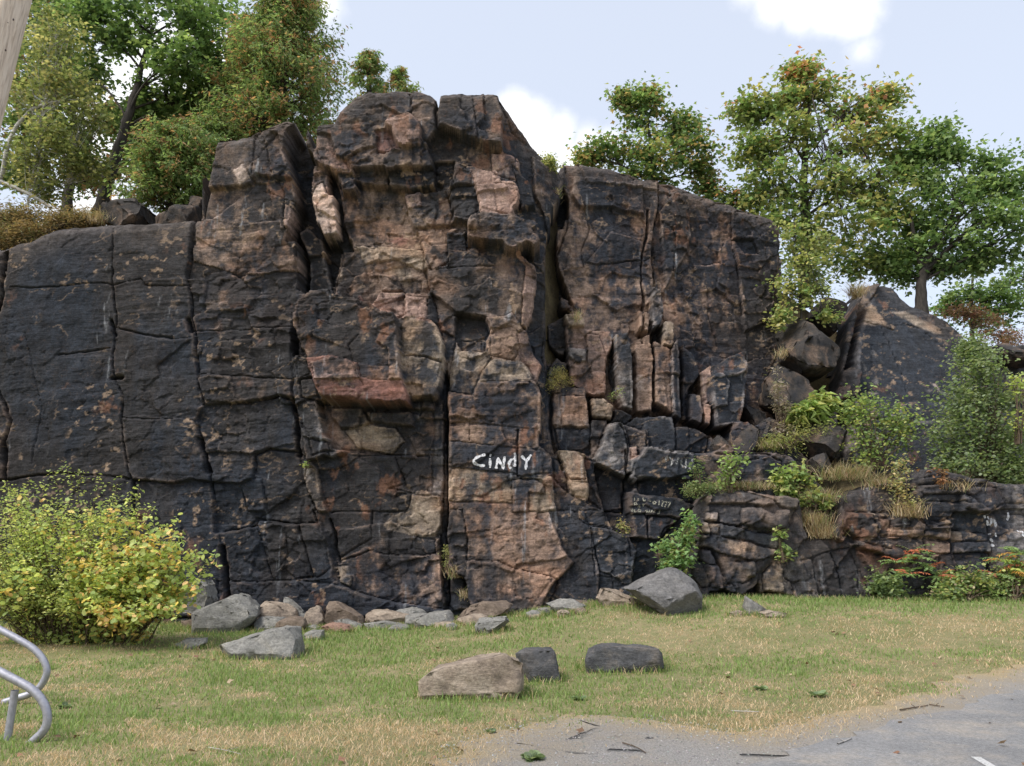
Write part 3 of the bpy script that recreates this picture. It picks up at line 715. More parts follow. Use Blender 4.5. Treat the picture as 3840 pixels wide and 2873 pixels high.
    rim_px = [(-170, 545, .3), (0, 545, .3), (35, 530, .3), (60, 528, .3), (95, 508, .3), (130, 498, .3), (245, 488, .3), (330, 486, .3), (430, 478, .4), (434.5, 478, .4), (437, 318, .4), (470, 314, .45), (510, 316, .45), (545, 308, .45), (585, 288, .45), (622, 279, .45), (655, 284, .45), (668, 300, .45),
              (674, 330, .45), (681, 330, .45), (686, 288, .45), (722, 280, .5), (735, 255, .5), (760, 232, .5), (800, 213, .5), (850, 209, .5), (900, 213, .5), (930, 226, .5), (943, 234, .55), (947, 250, .55), (952, 226, .55), (990, 222, .55), (1040, 223, .55), (1060, 226, .5), (1075, 232, .4), (1100, 265, .2),
              (1125, 302, .0), (1150, 330, -.2), (1175, 352, -.5), (1197, 375, -.75), (1205, 378, -.9), (1218, 356, -.95), (1260, 357, -1), (1300, 360, -1.1), (1350, 370, -1.2), (1400, 386, -1.4), (1440, 388, -1.6), (1480, 400, -1.8), (1520, 417, -2), (1550, 430, -2.2), (1600, 446, -2.4), (1640, 460, -2.6), (1675, 474, -2.8), (1690, 500, -3), (1700, 540, -4), (1730, 560, -4.6)]
    rim = []
    for u, v, d in rim_px:
        v = v - 8 - max(0, 480 - v) * .055; x, z = S.at(u * DS, v * DS, d); rim.append((x, z))
    root = empty('rock_cliff', (0, 17, 0), 'tall dark cliff of jointed gneiss with pink and rust-stained blocks', 'cliff')
    S.fill_gaps(S.X > xc - .05)
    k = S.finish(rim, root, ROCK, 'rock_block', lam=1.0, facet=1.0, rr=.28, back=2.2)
    print('cliff pieces', k, S.X.shape)
    S.rim = rim
    return S, root
CL, CLIFF = build_cliff()

# ------------------------------------------------------------------ lower outcrop and ledges, right
def yb_out(x, z): return 16.75 + .10 * (np.asarray(z) - 1.6) + 0 * np.asarray(x)
def build_outcrop():
    x0 = pix(2545, 2100, 16.4)[0]; x1 = pix(5300, 2000, 16.8)[0]
    S = Sheet(x0, x1, 0.0, 3.9, .0245, yb_out, 300)
    P, C = S.poly, S.crack
    S.D[:] = -.12
    P("z 200,300 380,300 1290,380 1280,560 1230,640 1170,800 1100,950 1060,1010 1030,1100 920,1200 880,1450 860,1900 300,1900 250,1300 200,1100 260,800 260,620", .25, 'd', coat=.5, bev=.05, br=.12, tz=-.06)
    P("z 200,300 380,380 330,700 330,950 230,1300 100,1300 100,300", (-.5, .2), 't', coat=.62)
    P("z 380,300 800,300 1050,440 1060,520 940,530 740,490 400,500", .36, 'b', coat=.57, bev=.03, br=.07)
    P("z 1050,400 1300,420 1280,560 1120,545 1060,500", .24, 't', coat=.62)
    P("z 400,510 730,500 740,670 700,720 520,680 510,590 390,570", .26, 'k')
    P("z 740,520 940,535 1080,620 1110,560 1230,560 1170,760 900,740 740,680", .42, 'd', coat=.55, bev=.05, br=.12)
    P("z 390,590 520,580 510,670 395,660", .33, 'w', coat=.42)
    P("z 330,680 425,690 420,800 330,800", .32, 't', coat=.42)
    P("z 430,690 520,690 510,790 430,795", .30, 't', coat=.52)
    P("z 520,690 700,720 860,770 1100,800 1090,940 800,860 520,800", .28, 'g', coat=.8)
    P("z 330,810 520,800 800,870 1090,950 1060,1010 870,1060 400,950 330,930", .36, 't', coat=.62, bev=.025, br=.05)
    P("z 330,950 420,960 500,1090 400,1100 320,1060", .36, 'p', coat=.57)
    P("z 500,1060 870,1060 880,1190 780,1280 600,1290 540,1180", .30, 'd', coat=.5, bev=.025, br=.05)
    P("z 400,1100 520,1100 560,1250 560,1340 440,1300", .38, 'p', coat=.52)
    P("z 230,1080 320,1070 400,1110 430,1300 350,1330 260,1250", .3, 't', coat=.5)
    P("z 380,1345 560,1345 700,1390 840,1290 870,1600 380,1600", -.15, 'k')
    P("z 805,1120 870,1060 905,1130 895,1220 810,1205", .48, 't', coat=.52)
    P("z 580,1310 660,1290 705,1360 690,1390 590,1370", .34, 't', coat=.57)
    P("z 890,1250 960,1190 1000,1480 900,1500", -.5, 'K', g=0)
    P("z 950,1190 1030,1110 1140,1180 1150,1250 1230,1280 1235,1400 970,1370", .26, 't', coat=.55, bev=.04, br=.08)
    P("z 950,1470 1230,1470 1240,1750 950,1750", .3, 'd', coat=.5)
    P("z 950,1375 1235,1402 1240,1470 960,1470", -.05, 'k')
    P("z 1150,1080 1430,1030 1450,1150 1480,1370 1480,1800 1240,1800 1240,1280 1160,1230", .12, 'g', coat=.6)
    P("z 1270,1130 1350,1120 1330,1370 1280,1360", None, 'b', label=False)
    P("z 1430,1030 1600,960 1690,1200 1720,1370 1720,1800 1480,1800 1480,1370", .08, 'k')
    P("z 1600,960 1900,900 1900,1800 1720,1800 1720,1370 1690,1200", .02, 'k')
    for q, d, k in (("32 470,30 690,30 710,170 530,175", .22, 'k'), ("32 715,50 780,50 775,175 712,172", .12, 'd'), ("32 480,120 590,190 640,330 700,420 640,480 560,300", .0, 'k'),
                    ("32 770,120 930,125 925,175 780,172", .16, 'b'), ("32 930,120 1000,125 990,175 928,175", .2, 'b'), ("32 1000,130 1090,135 1085,180 1005,180", .2, 'd'), ("32 1090,135 1165,140 1160,185 1088,180", .22, 'b'),
                    ("32 590,185 750,190 1000,190 1180,190 1185,285 980,270 760,290 610,250", .1, 'd'), ("32 760,250 860,250 940,330 860,390 770,360", .22, 'd'), ("32 1000,200 1180,200 1185,285 1020,280", .14, 'b'),
                    ("32 1100,290 1185,285 1210,400 1100,420", .08, 'd'), ("32 1190,130 1260,135 1260,200 1195,200", .1, 't'), ("32 1265,135 1420,150 1420,200 1270,195", .08, 'd'), ("32 1190,205 1420,195 1460,265 1200,280", .05, 'g'),
                    ("32 1190,280 1420,270 1430,400 1220,400", .0, 'd'), ("32 1180,0 1400,20 1420,150 1180,130", .02, 'g'), ("32 1060,60 1210,70 1180,90 1070,100", .26, 'k'), ("32 800,90 920,80 910,105 810,108", .2, 'k'),
                    ("31 480,1500 830,1420 830,1560 800,1655 500,1655", -.1, 'k'), ("31 940,1440 1110,1420 1115,1475 955,1480", .26, 'k'), ("31 950,1490 1230,1480 1240,1530 1000,1540", .34, 'k'), ("31 1000,1545 1240,1535 1320,1580 1010,1590", .24, 'g'),
                    ("31 1020,1595 1400,1590 1430,1655 1080,1655", .30, 'k'), ("31 1120,1385 1340,1400 1400,1480 1240,1475 1115,1440", .2, 'k'), ("31 1250,1490 1480,1500 1540,1600 1420,1650 1330,1580 1240,1530", .16, 'k'), ("31 820,1430 950,1400 960,1500 830,1540", .1, 'k'),
                    ("31 1380,1420 1660,1500 1680,1600 1550,1600 1480,1490", .05, 'g'), ("32 1420,20 1700,30 1900,100 1900,420 1430,400 1420,200", -.05, 'g'), ("32 600,260 760,300 780,400 860,420 870,600 640,600 640,480 700,420", .1, 'k'),
                    ("32 860,420 1100,420 1210,405 1430,400 1430,640 870,640", .12, 'k')):
        P(q, d, k, bev=.02, br=.035, g=.1)
    for q in ("32 1390,20 1460,60 1440,160 1410,90", "32 1440,20 1520,60 1500,170 1450,140", "32 1600,60 1655,120 1640,190", "32 1430,160 1470,190 1440,230"):
        P(q, None, 'c', label=False, blend=.7)
    for q, w, g in (("z 380,500 740,495 980,410", .016, .1), ("z 330,680 520,690 700,720 740,680", .02, .12), ("z 330,930 410,950 500,1090 545,1200", .03, .2), ("z 860,770 1100,800", .02, .12), ("z 320,1060 400,1240", .014, .08), ("z 1440,1150 1480,1370", .014, .1), ("z 660,1055 870,1050", .014, .09), ("32 710,170 780,170 1000,175 1170,190", .018, .1), ("32 1180,200 1210,400 1220,640", .016, .1), ("32 590,190 760,240", .02, .12)):
        C(q, w, g, .1)
    rim_px = [(1440, 1250), (1478, 1200), (1492, 1120), (1512, 1080), (1535, 1064), (1580, 1061), (1640, 1068), (1690, 1074), (1716, 1080), (1724, 1092), (1732, 1140), (1745, 1160), (1790, 1150), (1808, 1130), (1816, 1100), (1822, 1072), (1870, 1056), (1930, 1040), (1985, 1016), (2040, 1020), (2100, 1034), (2150, 1042), (2212, 1046), (2330, 1050)]
    rim = [S.at(u * DS, v * DS, .1) for u, v in rim_px]
    root = empty('rock_outcrop', (5, 16.7, .4), 'low layered rock outcrop and ledges at the foot of the slab, streaked pink and black', 'outcrop')
    S.fill_gaps()
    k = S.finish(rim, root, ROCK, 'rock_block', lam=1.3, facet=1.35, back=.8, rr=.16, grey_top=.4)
    print('outcrop pieces', k); return S, root
OC, OUTCROP = build_outcrop()

def yb_slab(x, z): return 19.0 + .42 * (np.asarray(z) - 4) + 0 * np.asarray(x)
def build_slab():
    x0 = pix(3060, 1300, 19)[0]; x1 = pix(5300, 1300, 20)[0]
    S = Sheet(x0, x1, 2.2, 9.2, .031, yb_slab, 500)
    P, C = S.poly, S.crack
    P("31 300,900 450,480 620,100 790,60 700,270 600,480 560,900 540,1500 200,1500", (-2.4, 0), 'd', coat=.5, rough=.8)
    P("31 560,900 600,480 700,270 790,60 900,100 1100,250 1500,500 1900,500 1900,1800 540,1800", (.05, -1.1), 'g', coat=1.0, rough=.4, tz=-.03)
    P("31 600,480 700,260 860,440 860,460 760,440 640,440", None, 't', label=False, coat=.25)
    P("31 760,300 960,320 1180,420 1250,500 1100,470 900,380", None, 't', label=False, coat=.3)
    P("31 360,860 540,710 620,740 610,900 560,930 400,900", (-.1, .22), 'd', coat=.5)
    P("31 420,850 540,830 550,920 450,930", (.1, .26), 'p', coat=.2)
    P("31 650,850 760,870 760,900 660,890", None, 'w', label=False)
    P("31 1080,790 1150,780 1210,890 1180,890", None, 'w', label=False)
    P("31 560,930 900,1050 1200,1060 1200,1700 540,1700", (.06, -.12), 'g', coat=1.1, rough=.4)
    P("31 600,480 850,530 920,800 760,860 620,760", None, 'g', label=False, coat=.8)
    for q, w, g in (("31 770,440 870,660 950,890", .014, .07), ("31 640,400 780,430 860,455", .02, .1), ("31 680,1050 780,1060 860,1080 940,1070", .03, .14), ("31 440,640 560,640", .016, .08), ("31 430,560 590,560", .02, .1), ("31 420,720 560,700", .018, .1), ("31 700,270 640,380 600,480", .016, .06), ("31 900,400 1050,440 1200,560", .014, .07), ("31 700,560 690,760", .01, .05)):
        C(q, w, g, .0)
    rim_px = [(1755, 900), (1786, 837), (1809, 713), (1835, 665), (1859, 628), (1880, 612), (1923, 606), (1943, 611), (1960, 633), (1980, 652), (2027, 670), (2054, 687), (2080, 713), (2094, 733), (2121, 752), (2160, 748), (2212, 742), (2350, 740)]
    rim = [S.at(u * DS, v * DS, -1.0 * max(0, (1900 - u) / 120) if u < 1900 else -1.0 * max(0, (u - 1930) / 330)) for u, v in rim_px]
    root = empty('rock_slab', (8, 19, 3.6), 'grey triangular rock slab leaning back under the oak, pale streaks near its crest', 'rock slab')
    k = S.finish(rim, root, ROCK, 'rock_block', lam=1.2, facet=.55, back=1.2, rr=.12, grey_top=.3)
    print('slab pieces', k); return S, root
SL, SLAB = build_slab()

# ------------------------------------------------------------------ earth: terrace between ledge and slab, hill behind the cliff
XG = dpix(1772, 1180, 17.2).x
def terrace_z(x, y):
    x = np.asarray(x, float); y = np.asarray(y, float)
    z = 2.48 + .42 * (y - 17.1) + .2 * sstep(6, 9, x)
    z = z - .5 * np.exp(-((x - XG) / .5) ** 2) * sstep(18.3, 16.9, y)
    return z + .12 * fbm(x * 1.2, y * 1.2, 940, 4)
def earth_material():
    n = NB('leaf_litter_earth'); f = n.noise(3, 8, .65); g = n.noise(22, 6, .7)
    c = n.ramp(f, (.3, (.05, .04, .022)), (.5, (.11, .085, .045)), (.7, (.15, .12, .06)))
    c = n.mix(1.0, c, n.ramp(g, (.3, .6), (.7, 1.4)), 'MULTIPLY'); n.color(c); n.rough(.95); n.bump(g, .8, .04); return n.m
EARTH = earth_material()
def grid_mesh(name, X, Y, Z, mat, kind='structure'):
    H, W = X.shape; idx = np.arange(H * W).reshape(H, W)
    F = np.stack((idx[:-1, :-1], idx[:-1, 1:], idx[1:, 1:], idx[1:, :-1]), -1).reshape(-1, 4)
    return tag(mesh_np(name, np.stack((X, Y, Z), -1).reshape(-1, 3), F, mat, smooth=True), kind=kind)
def build_earth():
    X, T = np.meshgrid(np.linspace(4.6, 20, 220), np.linspace(0, 1, 90) ** 1.3)
    ys = 16.88 + 0 * X; Y = ys + (22.5 - ys) * T
    grid_mesh('terrace', X, Y, terrace_z(X, Y), EARTH)
    X, Y = np.meshgrid(np.linspace(3.1, 5.4, 40), np.linspace(16.95, 19.5, 30))
    grid_mesh('ledge_ground', X, Y, 2.42 + .25 * (Y - 17) + .1 * fbm(X * 2, Y * 2, 33, 3), EARTH)
    rx = np.array([p[0] for p in CL.rim] + [8.0, 10.5, 14, 40]); rzv = np.array([p[1] for p in CL.rim] + [8.6, 7.6, 7.3, 7.0])
    xs = np.linspace(-45, 45, 180); t = np.concatenate((np.linspace(0, 6, 14), np.linspace(7, 90, 24)))
    yf = np.interp(xs, [-45, 0.8, 1.8, 4.5, 6.5, 8, 45], [17.9, 18.0, 19.9, 21.6, 23.0, 22.2, 22.2])
    h = np.interp(xs, rx, rzv); h = np.convolve(np.pad(h, 3, 'edge'), np.ones(7) / 7, 'valid') - .45
    X = np.repeat(xs[None, :], len(t), 0); Y = yf[None, :] + t[:, None]
    Z = h[None, :] * sstep(-.1, .1, t[:, None]) + .02 * t[:, None] + .3 * fbm(X * .3, Y * .3, 950, 4)
    Z[0] -= 1.0
    X = np.concatenate((X[:1], X)); Y = np.concatenate((Y[:1], Y)); Z = np.concatenate((np.full((1, len(xs)), -.5), Z))
    grid_mesh('hill', X, Y, Z, EARTH)
build_earth()

# ------------------------------------------------------------------ loose boulders
from mathutils import noise as mnoise
def boulder_material(name, c1, c2, c3, coat=.0):
    n = NB(name); f = n.noise(2.4, 9, .62, None, .6); g = n.noise(28, 7, .7); s = n.noise(90, 4, .7)
    lam = n.noise(4, 7, .65, n.scale(n.pos, (1.5, 1.5, 7)), 1.0)
    c = n.ramp(f, (.28, c1), (.5, c2), (.72, c3))
    c = n.mix(1.0, c, n.ramp(g, (.28, .6), (.72, 1.42)), 'MULTIPLY')
    c = n.mix(1.0, c, n.ramp(lam, (.3, .72), (.7, 1.25)), 'MULTIPLY')
    c = n.mix(n.ramp(s, (.64, 0.0), (.74, .5)), c, (.42, .40, .36))
    n.color(c); n.rough(.88)
    n.bump(n.math('ADD', n.math('MULTIPLY', g, .6), n.math('MULTIPLY', lam, .5)), .8, .03); return n.m
BM = {'grey': boulder_material('grey_boulder', (.13, .128, .122), (.205, .20, .185), (.30, .285, .255)),
      'slate': boulder_material('slate_grey_boulder', (.10, .098, .098), (.155, .15, .148), (.215, .205, .195)),
      'tan': boulder_material('tan_boulder', (.17, .135, .11), (.28, .225, .175), (.38, .32, .255)),
      'dark': boulder_material('dark_boulder', (.045, .046, .05), (.085, .085, .088), (.17, .145, .12)),
      'red': boulder_material('red_boulder', (.17, .10, .08), (.27, .165, .125), (.36, .26, .20)),
      'brown': boulder_material('brown_boulder', (.10, .078, .062), (.17, .13, .10), (.26, .205, .16)),
      'cliff': boulder_material('cliff_boulder', (.022, .024, .03), (.05, .044, .04), (.19, .13, .095))}
def boulder(pts, mat, label, y=None, thick=None, seed=0, name='boulder', front=.82, sink=.06, lean=.35, group=None, amp=1.0, cat='boulder', cuts=5, planes=4, deep=.74):
    """rock from its outline (display pixels): the outline stands at distance y, a smaller front face before it, a back behind it"""
    us = [p[0] for p in pts]; vs = [p[1] for p in pts]; vb = max(vs); um = .5 * (min(us) + max(us))
    if y is None: y = gpix(um, vb).y
    W = [dpix(u, v, y) for u, v in pts]
    w = max(p.x for p in W) - min(p.x for p in W); h = max(p.z for p in W) - min(p.z for p in W)
    if thick is None: thick = .75 * (w * h) ** .5 + .15
    cx = sum(p.x for p in W) / len(W); cz = sum(p.z for p in W) / len(W); zb = min(p.z for p in W)
    rnd = random.Random(seed * 7 + int(um))
    bm = bmesh.new(); P = []
    for p in W:
        low = (p.z - zb) / max(h, .01)
        fr = front * rnd.uniform(.9, 1.08)
        P.append(Vector((cx + (p.x - cx) * fr, y - thick * (.26 - lean * .4 * (low - .5)) * rnd.uniform(.85, 1.1), cz + (p.z - cz) * (fr + .06))))
        P.append(Vector((p.x, y + thick * .10 * rnd.uniform(-.5, 1.5), p.z)))
        P.append(Vector((cx + (p.x - cx) * .8, y + thick * .72 * rnd.uniform(.85, 1.1), cz + (p.z - cz) * .9)))
        if low < .35:
            P.append(Vector((p.x, y, p.z - sink - .05))); P.append(Vector((p.x, y + thick * .6, p.z - sink)))
            P.append(Vector((cx + (p.x - cx) * .9, y - thick * .2, p.z - sink - .04)))
    for p in P: bm.verts.new(p)
    bmesh.ops.convex_hull(bm, input=list(bm.verts))
    for v in [v for v in bm.verts if not v.link_faces]: bm.verts.remove(v)
    cc = Vector((cx, y + thick * .2, cz)); half = Vector((w * .5, thick * .5, h * .5))
    for q in range(planes):
        nrm = Vector((rnd.uniform(-1, 1), rnd.uniform(-1.2, .2), rnd.uniform(-.35, 1.1))); nrm = Vector((nrm.x / half.x, nrm.y / half.y, nrm.z / half.z)).normalized()
        sup = max(((v.co - cc).dot(nrm)) for v in bm.verts)
        r_ = bmesh.ops.bisect_plane(bm, geom=list(bm.verts) + list(bm.edges) + list(bm.faces), plane_co=cc + nrm * (sup * rnd.uniform(deep, .9)), plane_no=nrm, clear_outer=True)
        bmesh.ops.contextual_create(bm, geom=[e for e in r_['geom_cut'] if isinstance(e, bmesh.types.BMEdge)])
    bmesh.ops.dissolve_limit(bm, angle_limit=R(14), verts=list(bm.verts), edges=list(bm.edges))
    b = .018 * (w * h) ** .5 + .003
    bmesh.ops.bevel(bm, geom=list(bm.edges), offset=b, segments=1, profile=.6, affect='EDGES', clamp_overlap=True)
    bmesh.ops.triangulate(bm, faces=list(bm.faces))
    L = max(w, h, thick)
    for _ in range(cuts):
        e = [e for e in bm.edges if e.calc_length() > L / 11]
        if not e or len(bm.verts) > 3500: break
        bmesh.ops.subdivide_edges(bm, edges=e, cuts=1, use_grid_fill=True)
        bmesh.ops.triangulate(bm, faces=[f for f in bm.faces if len(f.verts) > 3])
    bm.normal_update()
    s = (w * h) ** .5; off = Vector((seed * 3.1, um * .11, 7.7))
    mv = []
    for v in bm.verts:
        q = v.co + off
        n = mnoise.fractal(q * (2.6 / s), .9, 2.1, 4) * .022 + (mnoise.cell(Vector((q.x * 2.2 / s, q.y * 2.2 / s, q.z * 3.4 / s))) - .5) * .016
        n += mnoise.fractal(q * (9 / s), .8, 2.1, 3) * .016 + (mnoise.cell(Vector((q.x * 4.5 / s + 3, q.y * 4.5 / s, q.z * 6 / s))) - .5) * .01
        mv.append(v.normal * (n * s * amp))
    for v, m in zip(bm.verts, mv): v.co += m
    o = bm_obj(name, bm, BM[mat], None, smooth=True)
    o.data.transform(Matrix.Translation((-cx, -y, -zb))); o.location = (cx, y, zb)
    return tag(o, label, cat, group)
G1 = 'boulders lying on the meadow'; G2 = 'fallen stones heaped along the foot of the cliff'
LOOSE = []
def build_boulders():
    B = boulder
    for i, (pts, mat, lab, grp, kw) in enumerate((
        ([(902, 1500), (905, 1465), (925, 1445), (1000, 1432), (1040, 1418), (1090, 1412), (1130, 1430), (1134, 1455), (1120, 1488), (1060, 1500), (960, 1506)], 'tan', 'long tan boulder with a pale flat top, nearest on the meadow', G1, dict(thick=.6, front=.96, planes=0, lean=.1)),
        ([(1110, 1412), (1130, 1402), (1195, 1400), (1203, 1415), (1212, 1465), (1180, 1471), (1140, 1458)], 'dark', 'dark stubby block standing between the tan boulder and the bench-like stone', G1, dict(thick=.45, front=.9, planes=1)),
        ([(1262, 1425), (1270, 1400), (1285, 1393), (1400, 1395), (1425, 1398), (1434, 1412), (1433, 1432), (1330, 1445), (1268, 1449)], 'dark', 'dark bench-like stone with a flat top and a tan stained front', G1, dict(thick=.5, front=.95, planes=0)),
        ([(1346, 1272), (1372, 1256), (1400, 1250), (1430, 1230), (1452, 1225), (1475, 1235), (1505, 1260), (1520, 1285), (1515, 1305), (1490, 1318), (1440, 1322), (1420, 1312)], 'slate', 'large smooth grey boulder tilted against the foot of the cliff', G2, dict(thick=1.1, front=.8, lean=.9, planes=2)),
        ([(470, 1395), (545, 1365), (600, 1355), (645, 1358), (645, 1410), (600, 1421), (545, 1417), (480, 1409)], 'grey', 'low wedge-shaped grey slab on the grass before the stone heap', G2, dict(thick=.8, front=.85)),
        ([(412, 1325), (470, 1322), (510, 1280), (530, 1285), (556, 1310), (556, 1332), (520, 1356), (470, 1366), (412, 1361)], 'grey', 'upright grey stone with a scooped left face beside the yellow bush', G2, {}),
        ([(553, 1308), (570, 1299), (620, 1303), (642, 1318), (640, 1336), (600, 1341), (560, 1328)], 'tan', 'flat-topped tan stone lying on top of the heap', G2, dict(y=15.9)),
        ([(612, 1284), (640, 1303), (657, 1320), (648, 1332), (615, 1320)], 'grey', 'thin grey flake leaning against the dark wall behind the tan stone', G2, dict(y=16.2, thick=.15)),
        ([(653, 1345), (660, 1320), (680, 1308), (700, 1320), (706, 1337), (690, 1352), (660, 1357)], 'tan', 'rounded yellowish stone in the middle of the heap', G2, {}),
        ([(700, 1330), (705, 1298), (715, 1294), (780, 1330), (788, 1347), (720, 1349)], 'brown', 'brown triangular stone propped against the cliff', G2, dict(y=15.8)),
        ([(788, 1332), (795, 1318), (830, 1317), (890, 1329), (888, 1338), (830, 1342), (792, 1344)], 'tan', 'long flat stone lying close against the cliff foot', G2, dict(y=16.0, thick=.5)),
        ([(545, 1347), (560, 1331), (610, 1335), (640, 1350), (600, 1363), (550, 1361)], 'grey', 'smooth grey stone below the flat-topped tan one', G2, {}),
        ([(690, 1354), (710, 1345), (755, 1350), (763, 1359), (720, 1366)], 'red', 'reddish flat stone at the front of the heap', G2, dict(thick=.35)),
        ([(718, 1340), (750, 1334), (787, 1350), (780, 1359), (730, 1354)], 'grey', 'small pale grey wedge below the brown triangular stone', G2, dict(thick=.35)),
        ([(888, 1337), (930, 1321), (975, 1318), (984, 1330), (981, 1350), (930, 1354), (900, 1348)], 'grey', 'broad grey stone beside the crack at the buttress foot', G2, dict(thick=.6)),
        ([(985, 1337), (1010, 1310), (1040, 1298), (1100, 1295), (1112, 1305), (1090, 1325), (1000, 1347)], 'brown', 'brown layered stone at the foot of the rust-coloured pillar', G2, dict(y=15.6)),
        ([(1025, 1352), (1035, 1335), (1095, 1332), (1102, 1345), (1060, 1361), (1030, 1366)], 'grey', 'low grey stone in the grass below the brown layered one', G2, dict(thick=.4)),
        ([(1068, 1292), (1085, 1265), (1120, 1260), (1160, 1275), (1180, 1262), (1188, 1280), (1184, 1306), (1150, 1316), (1075, 1312)], 'grey', 'lumpy grey stone with a pinkish right end', G2, {}),
        ([(1203, 1266), (1225, 1240), (1250, 1240), (1285, 1250), (1292, 1270), (1265, 1288), (1220, 1282)], 'tan', 'rounded pale stone resting on the grassy mound', G2, {}),
        ([(1285, 1292), (1298, 1268), (1330, 1272), (1390, 1301), (1380, 1307), (1300, 1300)], 'tan', 'sandy wedge-shaped stone touching the large tilted boulder', G2, dict(thick=.4)),
        ([(1608, 1310), (1612, 1287), (1640, 1303), (1662, 1319), (1640, 1327), (1611, 1324)], 'grey', 'small pointed grey stone before the layered outcrop', G2, dict(thick=.35)),
        ([(1638, 1323), (1665, 1318), (1705, 1325), (1690, 1331), (1645, 1332)], 'tan', 'flat pale stone beside the small pointed one', G2, dict(thick=.3)),
        ([(203, 1355), (215, 1326), (245, 1322), (272, 1330), (268, 1360), (230, 1369)], 'brown', 'brown boulder peeping out under the yellow bush', G2, dict(thick=.5)),
        ([(108, 1350), (130, 1308), (200, 1316), (208, 1350), (160, 1358)], 'brown', 'shadowed boulder half hidden behind the bush stems', G2, dict(thick=.5)),
        ([(380, 1275), (415, 1252), (440, 1249), (452, 1262), (447, 1280), (458, 1292), (440, 1312), (390, 1312)], 'grey', 'rounded grey stones piece between the bush and the wall', G2, dict(y=15.4)),
        ([(375, 1392), (400, 1379), (445, 1379), (447, 1390), (400, 1401)], 'grey', 'small flat grey stone on the grass near the bush', G2, dict(thick=.3)),
        ([(785, 1347), (830, 1341), (870, 1346), (862, 1358), (800, 1359)], 'grey', 'small flat grey stone below the long flat one', G2, dict(thick=.3)),
        ([(652, 1372), (670, 1361), (700, 1362), (697, 1379), (662, 1382)], 'grey', 'small pale stone right of the low grey slab', G2, dict(thick=.3)),
        ([(1235, 1291), (1260, 1282), (1288, 1285), (1272, 1299)], 'grey', 'bluish chip of rock below the rounded pale stone', G2, dict(thick=.2)),
        ([(962, 1350), (978, 1345), (990, 1352), (985, 1360), (968, 1361)], 'grey', 'fist-sized grey stone in the green weeds', G2, dict(thick=.2)),
        ([(1172, 1322), (1180, 1314), (1188, 1320), (1184, 1330), (1174, 1330)], 'dark', 'small dark stone on the grassy mound', G2, dict(thick=.15)),
        ([(1575, 1324), (1600, 1318), (1612, 1324), (1600, 1330), (1580, 1330)], 'tan', 'low pale stone at the grass edge before the outcrop', G2, dict(thick=.2)),
        )):
        LOOSE.append(B(pts, mat, lab, seed=i, group=grp, **kw))
    rnd = random.Random(77)
    for i in range(46):
        u = rnd.choice((rnd.uniform(420, 1000), rnd.uniform(540, 760), rnd.uniform(1000, 1330))); vb = (1352 - 40 * max(0, (u - 900) / 420)) + rnd.uniform(-14, 10)
        w = rnd.uniform(16, 46); h = w * rnd.uniform(.35, .75); pts = [(u + w * math.cos(a_) * rnd.uniform(.75, 1.1), vb - h * .45 + h * .6 * math.sin(a_) * rnd.uniform(.8, 1.1)) for a_ in [k_ * 6.283 / 7 + rnd.uniform(-.2, .2) for k_ in range(7)]]
        LOOSE.append(B(pts, rnd.choice(('grey', 'grey', 'tan', 'brown')), 'small broken stone in the rubble along the cliff foot', seed=200 + i, group='small rubble stones', cuts=2, planes=4, name='rubble_stone', cat='stone'))
    # blocks lodged above the ledges
    t = lambda s: [(u / DS, v / DS) for u, v in tpts(s)]
    G3 = 'blocks lodged between the wall and the slab'
    for i, (s, y, lab, kw) in enumerate((
        ("31 100,420 200,370 310,350 420,480 455,560 440,680 380,755 200,740 100,640 80,480", 19.4, 'big dark block wedged between the wall and the slab', dict(thick=2.0, front=.8)),
        ("31 310,280 420,240 530,280 500,380 430,480 310,370", 20.6, 'dark rock behind the wedged block under the trees', dict(thick=1.6)),
        ("31 -20,790 60,690 130,700 190,740 320,780 350,900 240,990 100,990 -10,930", 19.0, 'cracked brown rock below the wedged block', dict(thick=1.2)),
        ("31 190,1200 240,1110 380,1055 490,1070 540,1160 530,1250 440,1290 300,1280", 18.1, 'rounded grey boulder sitting in the weeds below the slab', dict(thick=1.1)),
        ("31 270,1300 380,1250 440,1320 410,1390 300,1370", 17.7, 'smaller grey lump below the rounded boulder', dict(thick=.7)),
        ("31 -10,1275 120,1290 145,1400 60,1440 -10,1430", 17.6, 'dark squarish rock at the end of the ledge', dict(thick=.7)),
        ("21 1280,1215 1340,1150 1400,1165 1405,1270 1300,1275", 17.5, 'bluish angular block perched on the ledge', dict(thick=.6)),
        ("21 1430,1080 1480,1050 1560,1090 1640,1180 1600,1275 1430,1265 1410,1180", 18.0, 'brown angular block behind the bluish one', dict(thick=.9)),
        ("21 1490,960 1560,950 1655,1000 1655,1090 1600,1130 1500,1040", 18.8, 'dark rock against the foot of the big wall', dict(thick=1.0)),
        ("21 1560,1060 1655,1040 31 60,1040 40,1160 21 1655,1190 1600,1150", 18.4, 'rust-stained rock in the gully beside the wall', dict(thick=.8)),
        ("00 655,1400 700,1290 820,1235 930,1240 990,1320 960,1430 800,1470", 18.2, 'round-topped dark rock on the rim of the left wall', dict(thick=1.4)),
        ("00 985,1400 1060,1320 1210,1300 1290,1310 1300,1470 1000,1470", 18.0, 'flat dark rock between the round-topped rock and the tower', dict(thick=1.2)),
        ("00 1220,1265 1300,1255 1310,1330 1230,1330", 18.3, 'small dark block tucked beside the tower', dict(thick=.6)),
        ("31 1460,560 1560,540 1700,560 1700,680 1560,650 1500,620", 20.2, 'overhanging dark ledge rock below the red bushes', dict(thick=1.5)),
        ("31 1570,760 1640,780 1700,800 1700,900 1600,900", 19.8, 'pale angular rock under the overhanging ledge', dict(thick=1.0)))):
